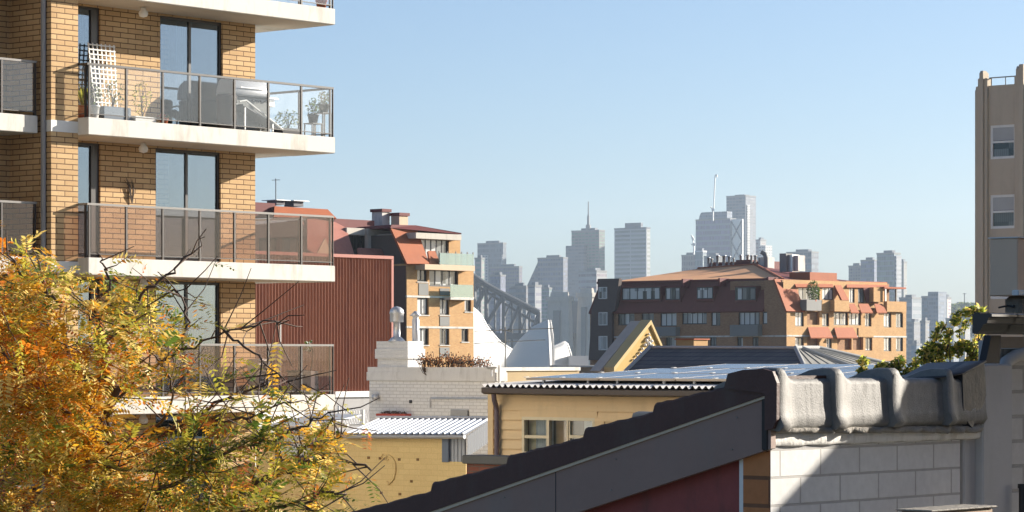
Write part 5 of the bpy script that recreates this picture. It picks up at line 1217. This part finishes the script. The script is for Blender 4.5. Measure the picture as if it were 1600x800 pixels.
# end of the first cap turns down over the rake
q = [(-.037, -.05, Z(669)), (-.037, -.066, Z(655)), (-.037, -.067, Z(598)), (-.037, -.05, Z(580)), (-.037, -.01, Z(576)), (-.037, .07, Z(578)), (-.037, fg_.V(1142, -.037), Z(584)), (-.037, fg_.V(1136, -.037), Z(607)), (-.037, A0[1]+.012, A0[2]+.012), (-.037, -.018, A0[2]+.008), (-.037, -.018, Z(672))]
MB().prism([(p[0]-.018, p[1], p[2]) for p in q], (.016,0,0)).build('end_tile', m_tile, nr)
mb = MB(); rings = []
for i in range(46):
    u = .0+(us[4]-.0)*i/45; w = .006*math.sin(i*1.7)+.005*math.sin(i*4.3+1)
    rings.append([(-.01, u*0+0, 0)]); z = Z(671, u, -.03)-.0; rings[-1] = [(u, -.015, z-.012), (u, -.040+w, z-.010+w*.5), (u, -.046+w, z+.002+w), (u, -.03, z+.014), (u, .0, z+.014)]
mb.loft(rings, 0, True, True).build('mortar_bedding', m_mort, nr)

# ================================================================== neighbouring house on the right edge
fn = Fr(1557, 10.55)
nb = thingf('white_brick_house', 'white painted brick house corner with dark gutter, chimney stack and arched moulding', 'house', fn)
Z = fn.Z
m_rend = M('grey white render', (.47,.455,.44), .8, .08, 3, bump=.15, bsc=30, dirt=(.33,.31,.29))
uR = 3.2
MB().box(.0, uR, .0, .03, -4+H, Z(545)).build('wall', BRICK('white painted brick', (.55,.53,.505), (.52,.50,.475), (.36,.34,.32), .29, .0915, .007, .8, .75, .08, (.1,.03)), nb)
a0 = fn.U(1499, -.02); a1 = fn.U(1527, -.045)
MB().bbox(a0, a1-.002, -.04, .012, H-3, Z(671), .006).build('pilaster', m_rend, nb)
MB().bbox(a1, -.003, -.07, .012, H-3, Z(569), .006).build('pilaster', m_rend, nb)
# arch moulding
arc = [(1554,700), (1554,640), (1556,610), (1562,584), (1572,566), (1586,556), (1602,552), (1640,550)]
MB().tube([fn.onv(x, y, -.03) for x, y in arc], .024, 10).build('arch_moulding', m_rend, nb)
MB().box(fn.U(1560,-.02), uR, -.03, .02, Z(545)+.002, Z(526)).build('frieze', M('brown sandstone', (.30,.25,.20), .9, .25, 5, bump=.4, bsc=20), nb)  # plain mottled brown stone colour
# dark eave bracket and lead flashing by the last cap
MB().prism([fn.onv(1540,568,-.06), fn.onv(1562,568,-.06), fn.onv(1564,524,-.06), fn.onv(1549,524,-.06)], (0,.03,0)).build('eave_bracket', M('dark eave paint', (.035,.03,.03), .6, .15), nb)
m_lead = M('dark lead flashing', (.045,.045,.05), .5, .25, 6, .4, bump=.4, bsc=15, bd=.01)
MB().prism([fn.onv(1504,584,-.09), fn.onv(1538,566,-.09), fn.onv(1541,618,-.09), fn.onv(1533,640,-.09), fn.onv(1519,668,-.09), fn.onv(1506,652,-.09)], (0,.1,0)).build('flashing', m_lead, nb)
pts_ = [fn.onv(1470,588,-.10), fn.onv(1506,582,-.10), fn.onv(1541,563,-.10)]
b_ = [Vector(p)+Vector((.05,.28,-.01)) for p in pts_]
mb = MB(); mb.loft([[tuple(p) for p in pts_], [tuple(p) for p in b_]], 0, False, True, False); o = mb.build('flashing_apron', m_lead, nb); md = o.modifiers.new('thickness', 'SOLIDIFY'); md.thickness = .006
# gutter: moulded profile, open top
g0 = fn.U(1546, -.2)
def gp(u): return [(u, -.13, Z(493)), (u, -.20, Z(492)), (u, -.21, Z(493.5)), (u, -.21, Z(497)), (u, -.195, Z(499)), (u, -.19, Z(507)), (u, -.175, Z(509)), (u, -.16, Z(519)), (u, -.15, Z(522.5)), (u, -.13, Z(522.5))]
m_gutd = M('dark brown gutter', (.026,.021,.020), .45, .12, 4, .5)
MB().loft([gp(g0), gp(uR)]).build('gutter', m_gutd, nb); MB().loft([gp(g0+.17), [(u+.02, v, z) for u, v, z in gp(g0+.17)]]).build('gutter_joint', m_black, nb)
MB().box(g0+.06, uR, -.125, -.1, Z(523), Z(490)).build('fascia', m_gutd, nb)
# chimney: rough stone base, rendered shaft
fc_ = Fr(1590, 11.4); dx, dy = fc_.x-fn.x, fc_.y-fn.y; off = (dx*fn.u[0]+dy*fn.u[1], dx*fn.v[0]+dy*fn.v[1], 0)
W = fc_.V(1545.5); zb_, zt_ = fc_.Z(462), fc_.Z(372)
ch = MB().bbox(0, 1.1, 0, W, zb_, zt_, .004).build('chimney', M('grey beige render', (.74,.53,.37), .85, .06, 2, bump=.1, bsc=25, dirt=(.45,.37,.30)), nb, off)
MB().bbox(.06, 1.0, .02, W-.03, fc_.Z(498), zb_-.001, .012).build('stone_base', M('dark weathered stone', (.20,.165,.13), .95, .45, 6, bump=.9, bsc=14, bd=.03), ch)
MB().tube([(.055, .05, fc_.Z(477)), (.05, W*.35, fc_.Z(479)), (.055, W*.6, fc_.Z(477)), (.05, W*.9, fc_.Z(480))], .004, 5).build('crack', m_black, ch)
MB().bbox(-.012, .06, -.012, .02, fc_.Z(462)-.0, fc_.Z(453), .003).build('stone_chip', m_white, ch)
MB().box(-.004, 1.104, -.004, W+.004, zt_+.001, zt_+.006).build('chimney_top', m_white, ch)
MB().bbox(.16, .5, -.04, .02, fc_.Z(406), fc_.Z(396), .008).build('patch', m_white, ch)
MB().box(1.5, uR, .04, 1.0, H-4, Z(528)).build('house_core', m_rend, nb)
MB().box(-1.2, 6.5, -9.5, -5.2, 0, H+5).build('added_sky_blocker', m_brbrick, nb)  # added unseen block, darkens the near wall by hiding sky
# stone pieces on the ledge below and a dark pipe
t = thing('coping_stone', 'rough pale capped wall end at the bottom edge of the picture', 'coping', fg_.loc(fg_.U(1452, -.3), -.3, fg_.Z(830, .9, -.3)), fg_.ang)
w_ = fg_.U(1552, -.3)-fg_.U(1452, -.3); MB().bbox(0, w_, 0, .12, .0, fg_.Z(793, .9, -.3)-fg_.Z(830, .9, -.3), .006).build('stone', M('stained coping', (.35,.27,.21), .9, .3, 6, bump=.5, bsc=40), t)
MB().bbox(-.01, w_+.01, -.015, .13, fg_.Z(793, .9, -.3)-fg_.Z(830, .9, -.3)+.001, fg_.Z(789.5, .9, -.3)-fg_.Z(830, .9, -.3), .004).build('cap', m_mort, t)
MB().box(.02, w_, .01, .1, -1.5, -.001).build('pier', m_rend, t)
t = thing('waste_pipe', 'short dark waste pipe end at the lower right corner', 'pipe', fn.loc(fn.U(1597,-.1), -.1, fn.Z(850)), fn.ang)
MB().tube([(0,0,-.8), (0,0,fn.Z(756)-fn.Z(850))], .012, 10).build('pipe', m_black, t); MB().tube([(0,0,fn.Z(762)-fn.Z(850)), (0,0,fn.Z(755)-fn.Z(850))], .016, 10).build('rim', m_black, t)
# added unseen slab off to the right, outline cut to shadow the white wall
def shade_pt(px, py, q):
    u, v, z = fg_.onv(px, py, 0.0); k = q/1.35
    return (u+3.0*k, -q, z+.99*k)
def wing(q, pix):  # outline of the shadow-casting slab
    poly = [shade_pt(x, y, q) for x, y in pix]
    return poly
pix = [(1192,845), (1206,803), (1310,690), (1344,652), (1374,620), (1398,580), (1440,520), (1500,300), (1560,240), (2300,240), (2300,845)]
poly = wing(1.5, pix)
dx, dy = fg_.x-fn.x, fg_.y-fn.y; ox, oy = dx*fn.u[0]+dy*fn.u[1], dx*fn.v[0]+dy*fn.v[1]
MB().prism([(p[0]+ox, p[1]+oy, p[2]) for p in poly], (.3*3.0/1.35, -.3, .3*.99/1.35)).build('added_shadow_caster', m_rend, nb)
# ================================================================== leafy bushes behind the ridge
def bush(name, label, Y, blobs, n, size, mats, trunk_px, fn=None):
    b = pt(trunk_px[0], trunk_px[1], Y); t = thing(name, label, 'bush', (b.x, b.y, 0), 0, None)
    mb = MB(); tot = sum(w for *_, w in blobs); sc = Y/F; rg = random.Random(len(label))
    br_ = MB()
    for (px, py, rx, ry, w) in blobs:
        c = pt(px, py, Y)-Vector((b.x, b.y, 0)); 
        leafmesh(mb, rg, c, (rx*sc, max(rx, ry)*sc*.9, ry*sc), int(n*w/tot), size, len(mats), .42)
        if rg.random() < .3: br_.tube([(0,0,b.z-1.5), (c.x*.6, rg.uniform(-.1,.1), (b.z-1+c.z)/2), tuple(c)], [.02,.012,.006], 5)
        for k in range(2): br_.tube([tuple(c-Vector((0,0,ry*sc))), tuple(c+Vector((rg.uniform(-1,1)*rx*sc*.8, rg.uniform(-.2,.2), rg.uniform(-.2,1)*ry*sc)))], [.006,.003], 4)
    br_.tube([(0,0,0), (0,0,b.z-1.4)], [.12,.05], 8)
    mb.build('foliage', mats, t); br_.build('branch', m_trunk, t)
bl = []
rg = random.Random(5)
for i in range(40):
    px = rg.uniform(1440, 1534); top = 520+abs(px-1476)*.35 if px < 1500 else 524
    py = rg.uniform(top+10, 600); bl.append((px, py, rg.uniform(8,15), rg.uniform(7,14), 1))
bl += [(1470,512,9,9,.7), (1463,524,10,9,.7), (1483,520,8,9,.5), (1497,494,9,10,.6), (1491,503,8,7,.4), (1514,487,13,8,.8), (1528,484,12,8,.6), (1522,500,7,9,.3), (1508,508,6,8,.25), (1530,520,8,12,.5), (1500,520,6,8,.3)]
bush('bush', 'dense glossy yellow green bush reaching up beside the taupe tower', 28, bl, 3900, .066, [L_lime, L_olive, L_lime, L_gr, L_pale], (1490, 600))
bl = []
for i in range(30):
    px = rg.uniform(1346, 1442); py = rg.uniform(563+8*math.sin(px*.11), 600); bl.append((px, py, rg.uniform(7,13), rg.uniform(6,10), 1))
bush('bush', 'lower sunlit bush before the brown mansard block', 29, bl, 2600, .06, [L_lime, L_olive, L_lime, L_pale, L_gr], (1395, 600))
# ================================================================== autumn tree
YT = 22.0; sc = YT/F
tr = thing('autumn_tree', 'feathery autumn tree with orange, amber and green leaves in front of the flats', 'tree', (pt(175, 558, YT).x, YT, 0))
to = Vector((pt(175, 558, YT).x, YT, 0))
rg = random.Random(11)
def tp(px, py, d=0): p = pt(px, py, YT+d); return Vector((p.x, YT+d, p.z))-to
trunk = MB()
base = tp(180, 1500); trunk.tube([(0,0,0), (.05,0,base.z*.5), tuple(base), tuple(tp(172, 1150)), tuple(tp(168, 960))], [.26,.2,.16,.12,.095], 10)
trunk.build('trunk', m_trunk, tr)
limbs = [ # (points px,py,depth) , start radius
 ([(168,960,0),(168,830,-.1),(172,700,-.2),(172,610,-.2),(160,545,-.3),(150,480,-.4)], .075),
 ([(172,640,-.2),(215,590,-.2),(285,545,-.3),(345,520,-.4),(398,506,-.4),(452,500,-.5)], .018),
 ([(172,700,-.2),(235,690,.2),(300,655,.4),(350,625,.5),(420,600,.5)], .035),
 ([(168,960,0),(240,880,.3),(330,800,.4),(400,755,.5),(450,735,.5),(520,715,.5),(580,735,.5)], .05),
 ([(400,755,.5),(440,722,.5),(490,700,.5),(540,670,.5)], .02),
 ([(160,545,-.3),(205,500,-.3),(230,455,-.3),(270,425,-.3),(300,395,-.3),(322,358,-.3)], .022),
 ([(172,610,-.2),(110,560,.3),(60,500,.4),(30,430,.4),(10,360,.4)], .04),
 ([(168,830,-.1),(90,740,.5),(20,690,.6),(-60,640,.7)], .05),
 ([(168,960,0),(60,880,-.4),(-40,800,-.5),(-120,760,-.5)], .05),
 ([(150,480,-.4),(175,445,-.4),(160,410,-.4),(150,395,-.4)], .016),
 ([(110,560,.3),(95,500,.3),(70,440,.3),(48,385,.3)], .022),
 ([(285,545,-.3),(300,500,-.3),(275,450,-.3),(305,465,-.3)], .014),
 ([(345,510,-.4),(380,540,-.5),(425,580,-.5),(470,610,-.5)], .014),
 ([(300,655,.4),(340,660,.4),(400,650,.4),(450,625,.4),(480,600,.4)], .018),
 ([(330,800,.4),(390,800,-.2),(460,790,-.3),(520,770,-.3),(545,780,-.3)], .03),
 ([(90,740,.5),(140,720,-.6),(230,740,-.8),(310,720,-.9)], .03),
 ([(168,830,-.1),(230,790,-.6),(290,740,-.8),(360,700,-.9),(430,690,-.9)], .035),
 ([(20,690,.6),(0,620,-.3),(-10,560,-.4)], .03), ([(172,700,-.2),(120,650,-.7),(50,600,-.8),(0,540,-.9)], .03),
 ([(430,690,-.9),(480,668,-.9),(510,650,-.9),(525,668,-.9)], .012), ([(235,690,.2),(270,620,-.2),(250,570,-.3),(225,530,-.3)], .016),
]
twigs = MB(); tips = []     # tips: (pos, dir, weight)
def polyline_at(P, t):
    n = len(P)-1; s = t*n; i = min(int(s), n-1); return P[i].lerp(P[i+1], s-i), (P[i+1]-P[i]).normalized()
def inside(p):     # the crown's own outline: higher on the left, falling away to the right
    x = 800+(p.x+to.x)/(p.y+to.y)*F; y = HY-(p.z-H)/(p.y+to.y)*F
    lim = 358 if x < 45 else 358+(x-45)*.60 if x < 180 else 424+(x-180)*.16 if x < 320 else 446+(x-320)*.85 if x < 480 else 582+(x-480)*2.2
    return y > lim+12*math.sin(x*.07)
for pts, r in limbs:
    r = r if r > .045 else r*.62
    P = [tp(*p) for p in pts]; Q = []
    for i in range(len(P)-1):
        for k in range(4):
            q = P[i].lerp(P[i+1], k/4); Q.append(q+Vector((rg.gauss(0,1), rg.gauss(0,1), rg.gauss(0,1)))*.018*(0 if i == 0 and k == 0 else 1))
    Q.append(P[-1]); twigs.tube(Q, [r*(1-.9*i/(len(Q)-1))+.003 for i in range(len(Q))], 6)
    L = sum((a-b).length for a, b in zip(Q[:-1], Q[1:]))
    ns = int(L*13)
    for j in range(ns):
        t = rg.uniform(.12, 1); p, d = polyline_at(Q, t)
        dd = (d*.8+Vector((rg.gauss(0,1), rg.gauss(0,.9), rg.gauss(0,.8)+.25))).normalized(); l = rg.uniform(.18, .65)
        e1 = p+dd*l*.5+Vector((rg.gauss(0,.03), rg.gauss(0,.03), rg.gauss(0,.03))); e2 = p+dd*l+Vector((0,0,rg.uniform(-.05,.08)))
        bare = (not inside(e2))
        if bare and rg.random() < .62: continue
        twigs.tube([p, e1, e2], [.0065,.0045,.0028], 4)
        for k in range(rg.randint(4, 7) if not bare else rg.randint(0, 1)):
            s = rg.uniform(.25, 1); q = p.lerp(e1, s*2) if s < .5 else e1.lerp(e2, s*2-1); tips.append((q, dd))
twigs.build('branch', m_twig, tr)
# pinnate leaves: a stalk with pairs of leaflets, drooping
fol = MB()
def colour(p, i):
    if rg.random() < .16: return rg.choice((4, 2, 3, 2))
    x = math.sin(p.x*2.3+1.2*p.z)+math.sin(p.z*3.1+p.y*2)+rg.gauss(0, .9)
    low = (H-p.z)*.05-.35
    w = x-low
    return 0 if w > 2.1 else 1 if w > .9 else 5 if w > .2 else 2 if w > -1.3 else 3 if w > -2.2 else (4 if rg.random() < .35 else 2)
def leaf(p, d):
    d = (d*.7+Vector((rg.gauss(0,.7), rg.gauss(0,.7), rg.gauss(0,.35)-.15))).normalized(); L = rg.uniform(.16, .28); n = rg.randint(7, 10)
    up = Vector((rg.gauss(0,.4), rg.gauss(0,.4), 1)).normalized(); s = d.cross(up).normalized(); nn = s.cross(d); ci = colour(p, 0)
    for k in range(n):
        t = (k+.8)/n; c = p+d*L*t+Vector((0,0,-L*.35*t*t)); ll = L*.30*(1-.5*abs(t-.45)); w = ll*.34
        for sg in (-1, 1):
            if rg.random() < .10: continue
            a = (s*sg*.88+d*.42+nn*rg.uniform(-.35,.15)).normalized(); b = a.cross(nn).normalized()
            fol.add([c, c+a*ll*.45+b*w*.5, c+a*ll, c+a*ll*.45-b*w*.5], [(0,1,2,3)], ci if rg.random() < .85 else rg.choice((0,1,2,5)))
def pxy(p): return 800+(p.x+to.x)/(p.y+to.y)*F, HY-(p.z-H)/(p.y+to.y)*F
for p, d in tips:
    x, y = pxy(p)
    if x > 150 and y < 655 and rg.random() < .35+.4*min(1, (x-150)/130): continue
    leaf(p, d)
# fill the crown where it is dense
cnt = 0
while cnt < 2200:
    x = rg.uniform(-60, 540); y = rg.uniform(350, 830); dep = rg.uniform(-1.3, 1.3); p = tp(x, y, dep)
    if not inside(p): continue
    dens = min(1, max(0, (y-380)/170))*(1 if x < 130 else max(.03, 1-(x-130)/150 + max(0, (y-630)/150)))
    g = math.sin(p.x*5.1+p.z*3.3)+math.sin(p.z*6.2-p.x*2.7+p.y*3)
    if rg.random() > dens*(.35+.65*g): continue
    dd = Vector((rg.gauss(0,1), rg.gauss(0,1), rg.gauss(0,.5))).normalized(); cnt += 1
    for q in range(rg.randint(1, 2)): leaf(p+Vector((rg.gauss(0,.05), rg.gauss(0,.05), rg.gauss(0,.05))), dd)
fol.build('foliage', [L_or, L_am, L_yg, L_gr, L_br, L_pale], tr)
